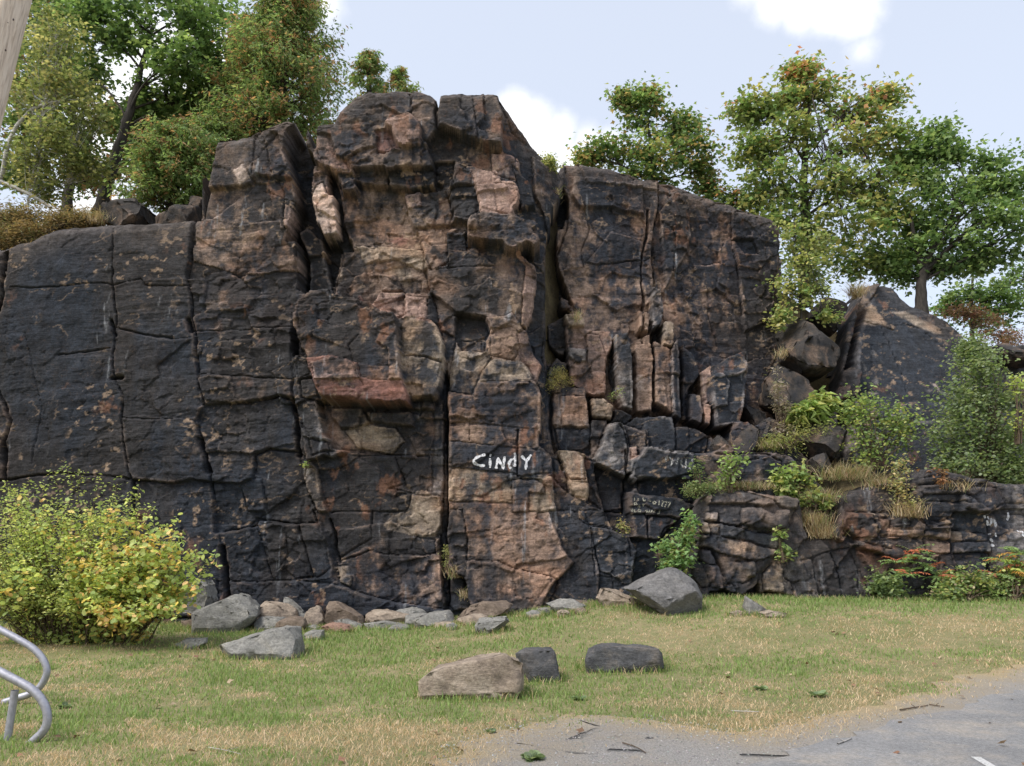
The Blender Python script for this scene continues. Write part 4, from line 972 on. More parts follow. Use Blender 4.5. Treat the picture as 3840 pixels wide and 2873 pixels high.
        B(t(s), 'cliff', lab, y=y, seed=60 + i, group=G3, amp=1.1, planes=10, deep=.62, **{**kw, 'front': .9})
build_boulders()

# ------------------------------------------------------------------ meadow, gravel verge, road
ROAD_EDGE = [(1500, 1760), (1590, 1665), (1700, 1625), (1850, 1585), (2000, 1545), (2212, 1488), (2500, 1410)]
GRAV_EDGE = [(880, 1760), (940, 1680), (965, 1640), (1010, 1597), (1150, 1562), (1230, 1548), (1320, 1546), (1450, 1560), (1550, 1578), (1620, 1583), (1690, 1574), (1780, 1552), (1900, 1522), (2050, 1476), (2212, 1436), (2500, 1370)]
def edge_xy(px):
    return [(gpix(u, v).x, gpix(u, v).y) for u, v in px]
ROAD_L = edge_xy(ROAD_EDGE); GRAV_L = edge_xy(GRAV_EDGE)
def extend(L):
    (x0, y0), (x1, y1) = L[0], L[1]; a = L[-2]; b = L[-1]
    dx, dy = b[0] - a[0], b[1] - a[1]; k = 120 / math.hypot(dx, dy)
    ex, ey = x0 - x1, y0 - y1; q = 12 / math.hypot(ex, ey)
    return [(x0 + ex * q, y0 + ey * q)] + L + [(b[0] + dx * k, b[1] + dy * k)]
GRAV_P = extend(GRAV_L); ROAD_P = extend(ROAD_L)
GRAV_POLY = GRAV_P + [(150, -150), (GRAV_P[0][0], -150)]
ROAD_POLY = ROAD_P + [(150, -150), (ROAD_P[0][0], -150)]
def signed(x, y, poly):
    d = polydist(x, y, poly); return np.where(pip(x, y, poly), d, -d)

def ground_material():
    n = NB('meadow_soil'); f = n.noise(.9, 8, .65); g = n.noise(6, 8, .7); h = n.noise(45, 5, .7)
    c = n.ramp(f, (.36, (.20, .19, .085)), (.5, (.28, .235, .125)), (.64, (.36, .28, .165)))
    c = n.mix(n.ramp(g, (.35, 0.0), (.62, .7)), c, (.17, .195, .075))
    c = n.mix(1.0, c, n.ramp(h, (.3, .55), (.7, 1.4)), 'MULTIPLY'); n.color(c); n.rough(.95); n.bump(h, .8, .03); return n.m
def gravel_material():
    n = NB('gravel_verge'); v = n.N.new('ShaderNodeTexVoronoi'); v.inputs['Scale'].default_value = 55; n.L.new(n.pos, v.inputs['Vector'])
    f = n.noise(1.1, 7, .65); g = n.noise(70, 5, .7); d = n.noise(3.0, 8, .7)
    c = n.ramp(g, (.25, (.21, .20, .19)), (.5, (.35, .335, .32)), (.75, (.48, .46, .435)))
    c = n.mix(n.ramp(f, (.42, 0.0), (.62, .7)), c, (.36, .29, .20))
    c = n.mix(n.math('MULTIPLY', v.outputs['Distance'], .9), c, (.20, .19, .18))
    c = n.mix(n.ramp(d, (.58, 0.0), (.7, .5)), c, (.38, .31, .22))
    ed = n.math('MULTIPLY', n.attr(), n.ramp(d, (.3, .6), (.6, 1.5))); c = n.mix(ed, c, n.mix(1.0, n.ramp(g, (.3, .7), (.7, 1.3)), (.36, .285, .17), 'MULTIPLY'))
    n.color(c); n.rough(.95); n.bump(n.math('ADD', v.outputs['Distance'], g), .7, .02); return n.m
def asphalt_material():
    n = NB('old_asphalt'); f = n.noise(.8, 7, .65); g = n.noise(160, 4, .7); p = n.noise(5, 8, .7)
    c = n.ramp(f, (.35, (.175, .175, .177)), (.65, (.26, .257, .255)))
    c = n.mix(1.0, c, n.ramp(g, (.28, .55), (.72, 1.55)), 'MULTIPLY')
    c = n.mix(n.ramp(p, (.55, 0.0), (.75, .3)), c, (.32, .29, .255))
    d = n.noise(1.6, 8, .7); c = n.mix(n.ramp(d, (.48, 0.0), (.66, .55)), c, (.34, .29, .23))
    t = n.noise(38, 6, .75); c = n.mix(1.0, c, n.ramp(t, (.3, .6), (.7, 1.4)), 'MULTIPLY')
    q = n.noise(420, 2, .5); c = n.mix(n.ramp(q, (.62, 0.0), (.68, .6)), c, (.42, .41, .40))
    n.color(c); n.rough(.9); n.bump(g, .6, .012); return n.m
MEADOW = ground_material(); GRAVEL = gravel_material(); ASPHALT = asphalt_material()
def build_ground():
    xs = np.concatenate((-np.geomspace(16, 900, 26)[::-1], np.linspace(-15.5, 15.5, 156), np.geomspace(16, 900, 26)))
    ys = np.concatenate((-np.geomspace(2, 900, 22)[::-1], np.linspace(-1.5, 19, 104), np.geomspace(20, 1200, 22)))
    X, Y = np.meshgrid(xs, ys); Z = ground_z(X, Y) + .012 * fbm(X * 2.2, Y * 2.2, 970, 4) * sstep(.1, .5, -signed(X, Y, GRAV_POLY))
    Z = np.where(Y > 19, ground_z(X, Y * 0 + 18), Z) - .02 * sstep(-.3, .3, signed(X, Y, GRAV_POLY))
    grid_mesh('ground', X, Y, Z, MEADOW)
    # gravel and asphalt as sheets with ragged edges, a little above the soil
    def sheet(name, poly, dz, mat, seed, rag):
        n = 150
        pl = []
        for (a, b) in zip(poly[:-1], poly[1:]):
            m = max(2, min(60, int(math.hypot(b[0] - a[0], b[1] - a[1]) / .12)))
            for i in range(m): pl.append((a[0] + (b[0] - a[0]) * i / m, a[1] + (b[1] - a[1]) * i / m))
        pl = np.array(pl + [poly[-1]])
        tn = np.gradient(pl, axis=0); tn /= np.hypot(tn[:, 0], tn[:, 1])[:, None] + 1e-9
        nr = np.stack((tn[:, 1], -tn[:, 0]), -1)      # towards the road side
        off = rag * fbm(pl[:, 0] * 2.3, pl[:, 1] * 2.3, seed, 5, .65) * 2
        rows = []
        for w in (0, .25, .6, 1.2, 2.5, 5, 9, 14):
            q = pl + nr * (off * (1 if w == 0 else max(0, 1 - w)) + w)[:, None] if w < 6 else np.stack((pl[:, 0] * .5 + pl[:, 0].max() * 0 + w * .6, np.minimum(pl[:, 1], pl[:, 1]) - w), -1)
            rows.append(q)
        Q = np.array(rows); X, Y = Q[..., 0], Q[..., 1]
        o = grid_mesh(name, X, Y, ground_z(X, Y) + dz, mat)
        e = np.repeat(np.array((.9, .45, .1, 0, 0, 0, 0, 0)), X.shape[1]); at = o.data.color_attributes.new('Col', 'FLOAT_COLOR', 'POINT')
        at.data.foreach_set('color', np.repeat(e[:, None], 4, 1).astype(np.float32).ravel())
    sheet('gravel_verge', GRAV_P, .006, GRAVEL, 981, .30)
    sheet('road', ROAD_P, .012, ASPHALT, 982, .22)
build_ground()

# grass: blades and dry stalks, one object
def leaf_material(name, trans=.3, rough=.6, gain=1.0):
    n = NB(name); c = n.attr(); v = n.noise(60, 3, .6)
    c = n.mix(1.0, c, n.ramp(v, (.3, .8 * gain), (.7, 1.25 * gain)), 'MULTIPLY'); n.color(c); n.rough(rough)
    t = n.N.new('ShaderNodeBsdfTranslucent'); n.inp(t.inputs[0], n.mix(1.0, c, (1.25, 1.2, .8), 'MULTIPLY'))
    m = n.N.new('ShaderNodeMixShader'); m.inputs[0].default_value = trans
    n.L.new(n.b.outputs[0], m.inputs[1]); n.L.new(t.outputs[0], m.inputs[2]); n.L.new(m.outputs[0], n.out.inputs[0]); return n.m
GRASSM = leaf_material('grass_blade', .42, .7, 1.55)
def blades(P, h, lean, width, colr, rng, curve=.5):
    """one bent blade (two triangles plus tip) per point"""
    n = len(P); a = rng.uniform(0, 2 * np.pi, n); la = rng.uniform(0, 2 * np.pi, n)
    dx, dy = np.cos(a) * width, np.sin(a) * width
    lx, ly = np.cos(la) * lean * h, np.sin(la) * lean * h
    z1 = h * .6
    b0 = P + np.stack((-dx, -dy, np.zeros(n)), -1); b1 = P + np.stack((dx, dy, np.zeros(n)), -1)
    m0 = P + np.stack((lx * .4 - dx * .7, ly * .4 - dy * .7, z1), -1); m1 = P + np.stack((lx * .4 + dx * .7, ly * .4 + dy * .7, z1), -1)
    t = P + np.stack((lx, ly, h * np.sqrt(np.clip(1.15 - lean ** 2 * .5, .12, 1))), -1)
    V = np.stack((b0, b1, m1, m0, t), 1).reshape(-1, 3)
    k = np.arange(n)[:, None] * 5
    F = np.concatenate((k + np.array([[0, 1, 2]]), k + np.array([[0, 2, 3]]), k + np.array([[3, 2, 4]])))
    return V, F, np.repeat(colr, 5, 0)
def pick_lin(a, b, n, rng):
    u = rng.uniform(0, 1, (n, 1)); return np.array(a) * (1 - u) + np.array(b) * u
def build_grass():
    rng = np.random.default_rng(4)
    Vs, Fs, Cs = [], [], []; nv = 0
    for (y0, y1, dens) in ((3.9, 6.0, 2100), (6.0, 8.5, 1350), (8.5, 12.0, 750), (12.0, 16.6, 500)):
        half = y1 * .70 + .4
        n = int(dens * (y1 - y0) * 2 * half)
        x = rng.uniform(-half, half, n); y = rng.uniform(y0, y1, n)
        sg = signed(x, y, GRAV_POLY) + .5 * fbm(x * 1.3, y * 1.3, 983, 4)
        keep = rng.uniform(0, 1, n) < np.clip(.72 - sg * 1.05, .02, 1) ** 1.6 * (signed(x, y, ROAD_POLY) < .15)
        bare = fbm(x * .55, y * .55, 985, 4); keep &= rng.uniform(0, 1, n) > .55 * sstep(.10, .25, bare)
        x, y, sg = x[keep], y[keep], sg[keep]; n = len(x)
        gm = 1.0 * fbm(x * .32, y * .45, 986, 4) + .85 * fbm(x * 1.7, y * 2.2, 987, 4) + .4 * fbm(x * 7, y * 8, 988, 3)
        gm = gm + .14 * sstep(13.2, 15.2, y) + .16 * np.exp(-((y - 10.5) / 2.2) ** 2) - .24 * sstep(-2.5, .3, sg) - .07 * sstep(2, 7, x) - .06 * sstep(6.8, 4.5, y)
        green = rng.uniform(0, 1, n) < sstep(-.2, .2, gm + .05)
        lush = sstep(.1, .3, gm) * green
        h = np.where(green, rng.uniform(.022, .05, n) * (1 + .8 * lush), rng.uniform(.025, .06, n)) * (1 + .35 * rng.uniform(-1, 1, n))
        lean = np.where(green, rng.uniform(.2, .9, n), rng.uniform(.5, 1.5, n))
        w = (.0015 + .0003 * y) * np.where(green, 1.25, .85) * rng.uniform(.7, 1.4, n)
        u = rng.uniform(0, 1, n)[:, None]
        gc = np.array((.12, .19, .06)) * (1 - u) + np.array((.205, .255, .095)) * u
        dc = np.array((.335, .245, .155)) * (1 - u) + np.array((.465, .37, .262)) * u
        colr = np.where(green[:, None], gc, dc) * rng.uniform(.8, 1.2, (n, 1))
        P = np.stack((x, y, ground_z(x, y) - .004), -1)
        V, F, Cc = blades(P, h, lean, w, colr, rng); Vs.append(V); Fs.append(F + nv); Cs.append(Cc); nv += len(V)
    # longer grass left standing round the stones and along the foot of the rock
    X, Y = [], []
    for b in LOOSE:
        d = b.dimensions; m = int(90 + 260 * d.x); a = rng.uniform(0, 2 * np.pi, m); rr = rng.uniform(.85, 1.25, m)
        X.append(b.location.x + np.cos(a) * d.x * .52 * rr); Y.append(b.location.y + .15 * d.y + np.sin(a) * d.y * .56 * rr)
    m = 9000; x = rng.uniform(-11, 11, m); X.append(x); Y.append(16.35 + rng.normal(0, .22, m) - .25 * (x > 3.4))
    x, y = np.concatenate(X), np.concatenate(Y); k = signed(x, y, GRAV_POLY) < -.1; x, y = x[k], y[k]; n = len(x)
    dry = rng.uniform(0, 1, n)[:, None] < .28
    colr = np.where(dry, pick_lin((.33, .25, .145), (.47, .385, .25), n, rng), pick_lin((.10, .17, .05), (.18, .24, .08), n, rng))
    V, F, Cc = blades(np.stack((x, y, ground_z(x, y) - .004), -1), rng.uniform(.05, .14, n), rng.uniform(.2, 1.0, n), np.full(n, .0045), colr, rng); Vs.append(V); Fs.append(F + nv); Cs.append(Cc); nv += len(V)
    o = mesh_np('grass', np.concatenate(Vs), np.concatenate(Fs), GRASSM, None, np.concatenate(Cs))
    tag(o, 'short meadow grass, green in patches and straw dry elsewhere', 'grass', kind='stuff')
    print('grass tris', len(o.data.polygons))
    # loose pebbles on the verge
    n = 5200
    y = rng.uniform(3.9, 8.5, n * 6); x = rng.uniform(-1.5, 8.5, n * 6)
    sg = signed(x, y, GRAV_POLY); rd = signed(x, y, ROAD_POLY)
    k = (sg > -.15) & (rng.uniform(0, 1, len(x)) < np.where(rd > 0, np.exp(-rd * 3) * .3, .9)); x, y = x[k][:n], y[k][:n]; n = len(x)
    oct_ = np.array([(1, 0, 0), (0, 1, 0), (-1, 0, 0), (0, -1, 0), (0, 0, .8), (.5, .5, -.3)]); f = np.array([(0, 1, 4), (1, 2, 4), (2, 3, 4), (3, 0, 4)])
    s = .004 + .011 * rng.power(.35, n)[:, None, None] * .8
    V = oct_[None] * s * rng.uniform(.6, 1.3, (n, 6, 3)) + np.stack((x, y, ground_z(x, y) + .008), -1)[:, None, :]
    F = (f[None] + np.arange(n)[:, None, None] * 6).reshape(-1, 3)
    c = np.array((.31, .30, .285)) * rng.uniform(.5, 1.25, (n, 1)) * rng.uniform(.93, 1.07, (n, 3))
    o = mesh_np('gravel', V.reshape(-1, 3), F, PEBM, None, np.repeat(c, 6, 0)); tag(o, 'loose grey gravel along the road edge', 'gravel', kind='stuff')
def attr_mat(name, rough=.9):
    n = NB(name); v = n.noise(40, 4, .6); n.color(n.mix(1.0, n.attr(), n.ramp(v, (.3, .75), (.7, 1.25)), 'MULTIPLY')); n.rough(rough); return n.m
PEBM = attr_mat('pebble')
build_grass()

# ------------------------------------------------------------------ plants
LEAFM = leaf_material('leaf', .5, .5, 2.85); 
def bark_material(name, c1, c2, scale=14, birch=False):
    n = NB(name); f = n.noise(scale, 7, .65, n.scale(n.pos, (1, 1, .25 if not birch else 3))); 
    n.color(n.ramp(f, (.35, c1), (.65, c2))); n.rough(.9); n.bump(f, .8, .02); return n.m
BARK = bark_material('grey_bark', (.028, .024, .021), (.075, .064, .055)); BIRCH = bark_material('birch_bark', (.22, .20, .18), (.62, .60, .56), 9, True)
TWIG = bark_material('twig_bark', (.07, .05, .035), (.15, .11, .075))
class Tubes:
    def __init__(s): s.V = []; s.F = []; s.n = 0
    def add(s, pts, r0, r1, k=6, rad=None):
        pts = [Vector(p) for p in pts]; m = len(pts)
        for i, p in enumerate(pts):
            t = (pts[min(i + 1, m - 1)] - pts[max(i - 1, 0)]).normalized()
            a = t.orthogonal().normalized() if i == 0 else (a - t * a.dot(t)).normalized()
            b = t.cross(a); r = rad[i] if rad else r0 + (r1 - r0) * i / max(m - 1, 1)
            for j in range(k):
                an = 2 * math.pi * j / k; s.V.append(p + a * (math.cos(an) * r) + b * (math.sin(an) * r))
        for i in range(m - 1):
            for j in range(k):
                s.F.append((s.n + i * k + j, s.n + i * k + (j + 1) % k, s.n + (i + 1) * k + (j + 1) % k, s.n + (i + 1) * k + j))
        s.V.append(pts[-1] + (pts[-1] - pts[-2]).normalized() * (rad[-1] if rad else r1) * .3); e = len(s.V) - 1
        for j in range(k):
            q = s.n + (m - 1) * k; s.F.append((q + j, q + (j + 1) % k, e, e))
        s.n = len(s.V)
    def obj(s, name, mat, parent=None, smooth=True):
        if not s.V: return None
        V = np.array([tuple(v) for v in s.V]); F = np.array(s.F)
        tri = F[:, 2] == F[:, 3]
        me = bpy.data.meshes.new(name); me.from_pydata([tuple(v) for v in V], [], [tuple(f[:3]) if t else tuple(f) for f, t in zip(F.tolist(), tri)])
        if smooth: me.polygons.foreach_set('use_smooth', np.ones(len(me.polygons), bool))
        me.materials.append(mat); o = bpy.data.objects.new(name, me); COL.objects.link(o)
        if parent is not None: o.parent = parent; o.matrix_parent_inverse = Matrix.Translation(parent.location).inverted()
        return o
LEAF = {  # outlines in the unit leaf frame (x along, y across, z bend)
    'simple': (np.array([(0, 0, 0), (.5, .30, .06), (1, 0, -.08), (.5, -.30, .06)]), np.array([(0, 1, 2), (0, 2, 3)])),
    'round': (np.array([(0, 0, 0), (.25, .36, .05), (.75, .34, .04), (1, 0, -.06), (.75, -.34, .04), (.25, -.36, .05)]), np.array([(0, 1, 2), (0, 2, 3), (0, 3, 4), (0, 4, 5)])),
    'oak': (np.array([(0, 0, 0), (.42, .48, .03), (.56, .2, .0), (1, 0, -.12), (.56, -.2, .0), (.42, -.48, .03)]), np.array([(0, 1, 2), (0, 2, 3), (0, 3, 4), (0, 4, 5)])),
    'spray': (np.array([(0, 0, 0), (.35, .13, 0), (1, .05, -.1), (.55, -.16, 0), (.9, .30, -.05), (.8, -.34, -.08)]), np.array([(0, 1, 2), (0, 2, 3), (0, 1, 4), (0, 5, 3)])),
    'fern': (np.array([(0, 0, 0), (.3, .16, .08), (1, 0, -.3), (.3, -.16, .08)]), np.array([(0, 1, 2), (0, 2, 3)])),
    'narrow': (np.array([(0, 0, 0), (.45, .13, .04), (1, 0, -.1), (.45, -.13, .04)]), np.array([(0, 1, 2), (0, 2, 3)]))}
def leaves_mesh(P, size, colr, kind, rng, up=.5, droop=.25, direc=None):
    """leaves at points P; up = how far blades face the sky, droop = how far they hang"""
    n = len(P); T, Fl = LEAF[kind]; k = len(T)
    th = rng.uniform(0, 2 * np.pi, n)
    ax = np.stack((np.cos(th), np.sin(th), rng.uniform(-.6, .5, n) - droop), -1)
    if direc is not None: ax = ax * .8 + direc
    ax /= np.linalg.norm(ax, axis=1)[:, None]
    nz = rng.normal(0, 1, (n, 3)); nz[:, 2] = np.abs(nz[:, 2]) * .6 + up * 2
    nz -= ax * np.sum(nz * ax, 1)[:, None]; nz /= np.linalg.norm(nz, axis=1)[:, None] + 1e-9
    by = np.cross(nz, ax)
    V = P[:, None, :] + size[:, None, None] * (T[None, :, 0:1] * ax[:, None] + T[None, :, 1:2] * by[:, None] + T[None, :, 2:3] * nz[:, None])
    F = (Fl[None] + np.arange(n)[:, None, None] * k).reshape(-1, 3)
    return V.reshape(-1, 3), F, np.repeat(colr, k, 0)
def pick(pal, n, rng, w=None):
    pal = np.array([p[:3] for p in pal], float); i = rng.choice(len(pal), n, p=w)
    c = pal[i] * rng.uniform(.72, 1.25, (n, 1)); return c * .76 + c.mean(1, keepdims=True) * .24
def bez(a, b, sag, rnd, n=5, wob=.08):
    a = Vector(a); b = Vector(b); L = (b - a).length; out = []
    o = Vector((rnd.uniform(-1, 1), rnd.uniform(-1, 1), rnd.uniform(-.4, .4))) * wob * L
    for i in range(n + 1):
        t = i / n; out.append(a.lerp(b, t) + Vector((0, 0, sag * L * 4 * t * (1 - t))) + o * math.sin(math.pi * t))
    return out
def tree(name, label, cat, base, trunk, r0, blobs, pal, w=None, leaf='oak', size=.13, per=34, clusters=26, crad=.34, seed=1, bark=None, group=None, topcol=None, up=.5, droop=.25, kids=1.0, r1=None, flat=.7):
    """trunk through the given points, a limb to each crown mass (centre, radii), twigs in it and leaf clusters round the twigs"""
    rng = np.random.default_rng(seed); rnd = random.Random(seed)
    root = empty(name, base, label, cat, group)
    tb = Tubes(); tp = [Vector(base) - Vector((0, 0, .3))] + [Vector(p) for p in trunk]
    # smooth trunk
    path = []
    for a, b in zip(tp[:-1], tp[1:]):
        for i in range(4): path.append(a.lerp(b, i / 4) + Vector((rnd.uniform(-1, 1), rnd.uniform(-1, 1), 0)) * r0 * .15)
    path.append(tp[-1]); m = len(path)
    rad = [r0 * (1 - .72 * (i / (m - 1)) ** .8) * (1.25 if i == 0 else 1) for i in range(m)]
    tb.add(path, 0, 0, 9, rad)
    bt = Tubes(); C = []; CN = []
    for (c, rr) in blobs:
        c = Vector(c); rr = Vector(rr)
        # limb from the trunk point below the mass
        cand = [i for i in range(m) if path[i].z < c.z + .1 and i > m * .25] or [m - 1]
        hd = math.hypot(path[m // 2].x - c.x, path[m // 2].y - c.y); i0 = min(cand, key=lambda i: abs((c.z - path[i].z) - .75 * hd - .2)); st = path[i0]
        br = min(rad[i0] * .55, .02 + .018 * rr.length)
        limb = bez(st, c, .07, rnd, 7, .14); bt.add(limb, br, br * .35, 6)
        nc = max(4, int(clusters * kids * 1.45))
        for q in range(nc):
            while True:
                d = Vector((rnd.uniform(-1, 1), rnd.uniform(-1, 1), rnd.uniform(-1, 1)))
                if .25 < d.length < 1: break
            d = d * (d.length ** -.3) * rnd.uniform(.9, 1.3)
            e = c + Vector((d.x * rr.x, d.y * rr.y, d.z * rr.z))
            s2 = limb[rnd.randint(3, 7)]
            tw = bez(s2, e, .03, rnd, 4, .12)
            bt.add(tw, max(.006, br * .28), .004, 4)
            C.append(e); CN.append(d)
            if rnd.random() < .6: C.append(tw[3]); CN.append(d * .6)
    C = np.array([tuple(c) for c in C]); CN = np.array([tuple(c) for c in CN]); nC = len(C)
    cnt = rng.poisson(per * .72 * rng.uniform(.4, 1.6, nC)); idx = np.repeat(np.arange(nC), cnt); n = len(idx)
    off = rng.normal(0, 1, (n, 3)) * crad * rng.uniform(.5, 1.5, (nC, 1))[idx] * .55; off[:, 2] *= flat
    P = C[idx] + off
    col = pick(pal, nC, rng, w)[idx] * rng.uniform(.75, 1.25, (n, 1))
    other = rng.uniform(0, 1, n) < .25; col[other] = pick(pal, other.sum(), rng, w)
    if topcol is not None:
        zz = (P[:, 2] - P[:, 2].min()) / (np.ptp(P[:, 2]) + 1e-6)
        ph = fbm(P[:, 0] * .9, P[:, 2] * .9 + P[:, 1], seed, 3)
        t = rng.uniform(0, 1, n) < sstep(.55, 1.2, zz + ph * .9) * .42
        col[t] = pick(topcol, t.sum(), rng)
    V, F, Cc = leaves_mesh(P, size * rng.uniform(.65, 1.3, n), col, leaf, rng, up, droop)
    tk = tb.obj('trunk', bark or BARK, root); bt.obj('branches', bark or BARK, tk)
    o = mesh_np('crown', V, F, LEAFM, root, Cc)
    return root
def D(u, v, y): return dpix(u, v, y)
def blob(u, v, y, ru, rv, ry=None):
    s = y / 1720.0; return (dpix(u, v, y), (ru * s * 1.03, (ry or (ru + rv) / 2 * s), rv * s))
GREEN = [(.045, .085, .02), (.06, .11, .026), (.08, .135, .034), (.035, .07, .022), (.10, .145, .04)]
OLIVE = [(.09, .115, .03), (.12, .14, .035), (.16, .155, .04), (.07, .095, .025), (.19, .15, .045)]
YELLO = [(.14, .165, .05), (.19, .20, .06), (.12, .145, .04), (.23, .215, .075), (.085, .115, .033), (.10, .13, .036)]
RUST = [(.22, .095, .035), (.28, .13, .05), (.17, .07, .035), (.25, .16, .06)]
CEDAR = [(.075, .125, .03), (.095, .15, .038), (.06, .10, .026), (.105, .155, .04), (.19, .105, .04), (.12, .13, .04)]
GT = 'trees on top of the cliff'
def build_trees():
    # oak, left
    tree('oak_tree', 'dark-trunked green oak leaning right above the left wall', 'tree', D(221, 440, 21), [D(235, 380, 21), D(262, 300, 21), D(288, 215, 21), D(303, 150, 21.2), D(330, 60, 21.5)], .21,
         [blob(310, 60, 21, 90, 60), blob(420, 60, 21.2, 80, 60), blob(220, 90, 21.3, 70, 55), blob(400, 130, 20.6, 75, 45), blob(180, 20, 21, 70, 45), blob(470, 120, 22, 60, 60), blob(330, -30, 21, 110, 50), blob(360, 205, 21.6, 70, 36),
          blob(440, 200, 21.8, 55, 42), blob(300, 250, 22, 55, 30), blob(180, 170, 22, 50, 40), blob(380, 270, 22.5, 75, 36), blob(460, 20, 22.3, 70, 50)], GREEN, size=.17, per=26, clusters=22, crad=.36, seed=3, group=GT)
    tree('maple_tree', 'shady green maple behind the wooden pole', 'tree', D(140, 470, 23), [D(150, 400, 23), D(160, 250, 23), D(150, 100, 23)], .2,
         [blob(100, 60, 23, 80, 70), blob(40, 140, 23.4, 70, 80), blob(130, 170, 23.2, 60, 60), blob(60, 260, 23.5, 60, 60), blob(30, 360, 23.5, 60, 50), blob(150, 300, 24, 60, 45), blob(200, 380, 24, 50, 30), blob(90, -10, 23, 90, 50)], GREEN + [(.14, .075, .035)], size=.17, per=32, clusters=26, crad=.42, seed=5, group=GT)
    tree('oak_tree', 'thick-trunked tree with russet leaves behind the low cedar', 'tree', D(375, 430, 24), [D(370, 330, 24), D(390, 240, 24)], .2,
         [blob(350, 310, 23.6, 60, 40), blob(420, 270, 24, 60, 50), blob(300, 340, 24, 50, 40), blob(470, 330, 24, 60, 50), blob(250, 260, 24.5, 40, 36), blob(450, 250, 24.4, 60, 50), blob(480, 180, 24, 50, 60), blob(330, 250, 24.6, 50, 40)], GREEN + RUST[:2], size=.17, per=30, clusters=22, crad=.4, seed=6, group=GT)
    # birch with the bent white stem
    root = tree('birch_tree', 'leaning birch with a bent white stem and thin yellow-green leaves', 'tree', D(70, 480, 19), [D(60, 440, 19)], .05,
         [blob(90, 120, 19, 70, 45), blob(60, 200, 19.2, 55, 50), blob(150, 180, 19, 60, 40), blob(190, 250, 19.2, 45, 40), blob(110, 290, 19, 60, 45), blob(50, 330, 19, 50, 45), blob(150, 340, 19.2, 50, 40), blob(200, 360, 19.4, 35, 30), blob(120, 60, 19.3, 60, 40), blob(90, 400, 19.3, 50, 28)],
         [tuple(.74 * q for q in c) for c in YELLO], leaf='simple', size=.13, per=24, clusters=22, crad=.36, seed=8, bark=BIRCH, group=GT)
    tb = Tubes()
    tt = lambda L: [pix(x / 1.724, y / 1.724, 18.9) for x, y in L]
    tb.add(tt([(-60, 1120), (0, 1160), (15, 1130), (40, 980), (70, 890), (110, 810), (200, 710), (270, 680), (350, 660), (430, 645), (510, 650)]), 0, 0, 8, [.06, .058, .055, .052, .05, .047, .043, .038, .033, .026, .016])
    tb.add(tt([(330, 1345), (250, 1290), (190, 1255), (100, 1215), (0, 1172), (-60, 1150)]), .04, .05, 8)
    tb.obj('bent_stem', BIRCH, root)
    # cedars
    def cedar(label, base, top, prof, seed, n, group=GT, name='cedar_tree', size=.135):
        rng = np.random.default_rng(seed); root = empty(name, base, label, 'tree', group); base = Vector(base); top = Vector(top)
        tb = Tubes(); tb.add([base - Vector((0, 0, .3)), base.lerp(top, .5), top], .14, .02, 7); tk = tb.obj('trunk', BARK, root)
        n = int(n * 1.15); nb = n // 45; t = rng.uniform(0, 1, nb) ** .85; a = rng.uniform(0, 2 * np.pi, nb)
        rr = np.interp(t, [p[0] for p in prof], [p[1] for p in prof]) * rng.uniform(.5, 1.0, nb) * (1 + .35 * np.sin(a * 2 + t * 17) * rng.uniform(.3, 1, nb))
        bt = Tubes(); Ps = []; Ds = []; Cl = []
        axis = top - base
        for i in range(nb):
            o = base + axis * t[i]; d = Vector((math.cos(a[i]), math.sin(a[i]), .35)); e = o + Vector((d.x * rr[i], d.y * rr[i], rr[i] * rng.uniform(.05, .55)))
            if i % 3 == 0: bt.add([o, o.lerp(e, .5) - Vector((0, 0, .05 * rr[i])), e], .02, .006, 4)
            q = 45; f = rng.uniform(.35, 1.05, q) ** .7
            P = np.array(o)[None] + (np.array(e) - np.array(o))[None] * f[:, None] + rng.normal(0, 1, (q, 3)) * np.array((.085, .085, .075)) * (.6 + .4 * rr[i])
            Ps.append(P); Ds.append(np.repeat(np.array([(d.x * .5, d.y * .5, -.35)]), q, 0)); 
            c = pick(CEDAR, 1, rng)[0]; Cl.append(np.where(rng.uniform(0, 1, (q, 1)) < .55, c[None], pick(CEDAR, q, rng)))
        P = np.concatenate(Ps); V, F, Cc = leaves_mesh(P, size * rng.uniform(.6, 1.4, len(P)), np.concatenate(Cl) * rng.uniform(.8, 1.2, (len(P), 1)), 'spray', rng, .25, .2, np.concatenate(Ds))
        bt.obj('branches', BARK, tk); mesh_np('crown', V, F, LEAFM, root, Cc); return root
    y = 20.5; s = y / 1720
    cedar('tall browning cedar rising out of the picture behind the rock tower', D(610, 330, y), D(622, -130, y), [(0, 170 * s), (.15, 165 * s), (.5, 120 * s), (.8, 70 * s), (1, 8 * s)], 11, 42000)
    cedar('second browning cedar close behind the tall one', D(520, 340, 21.5), D(540, 40, 21.5), [(0, 120 * s), (.3, 110 * s), (.7, 60 * s), (1, 8 * s)], 12, 20000)
    cedar('low spreading cedar over the dark rim rocks', D(375, 462, 19.2), D(390, 275, 19.2), [(0, 105 * s), (.4, 105 * s), (.8, 75 * s), (1, 20 * s)], 13, 20000)
    cedar('low cedar filling the gap below the tall cedar', D(470, 400, 20.2), D(470, 250, 20.2), [(0, 70 * s), (.4, 70 * s), (.8, 50 * s), (1, 15 * s)], 16, 12000)
    y = 23; s = y / 1720
    cedar('small thin cedar on the crest beside the dome', D(800, 260, y), D(795, 115, y), [(0, 72 * s), (.4, 62 * s), (.75, 42 * s), (1, 8 * s)], 14, 3600)
    cedar('smallest cedar on the crest next to the thin one', D(862, 260, y), D(862, 150, y), [(0, 46 * s), (.5, 40 * s), (1, 8 * s)], 15, 1900)
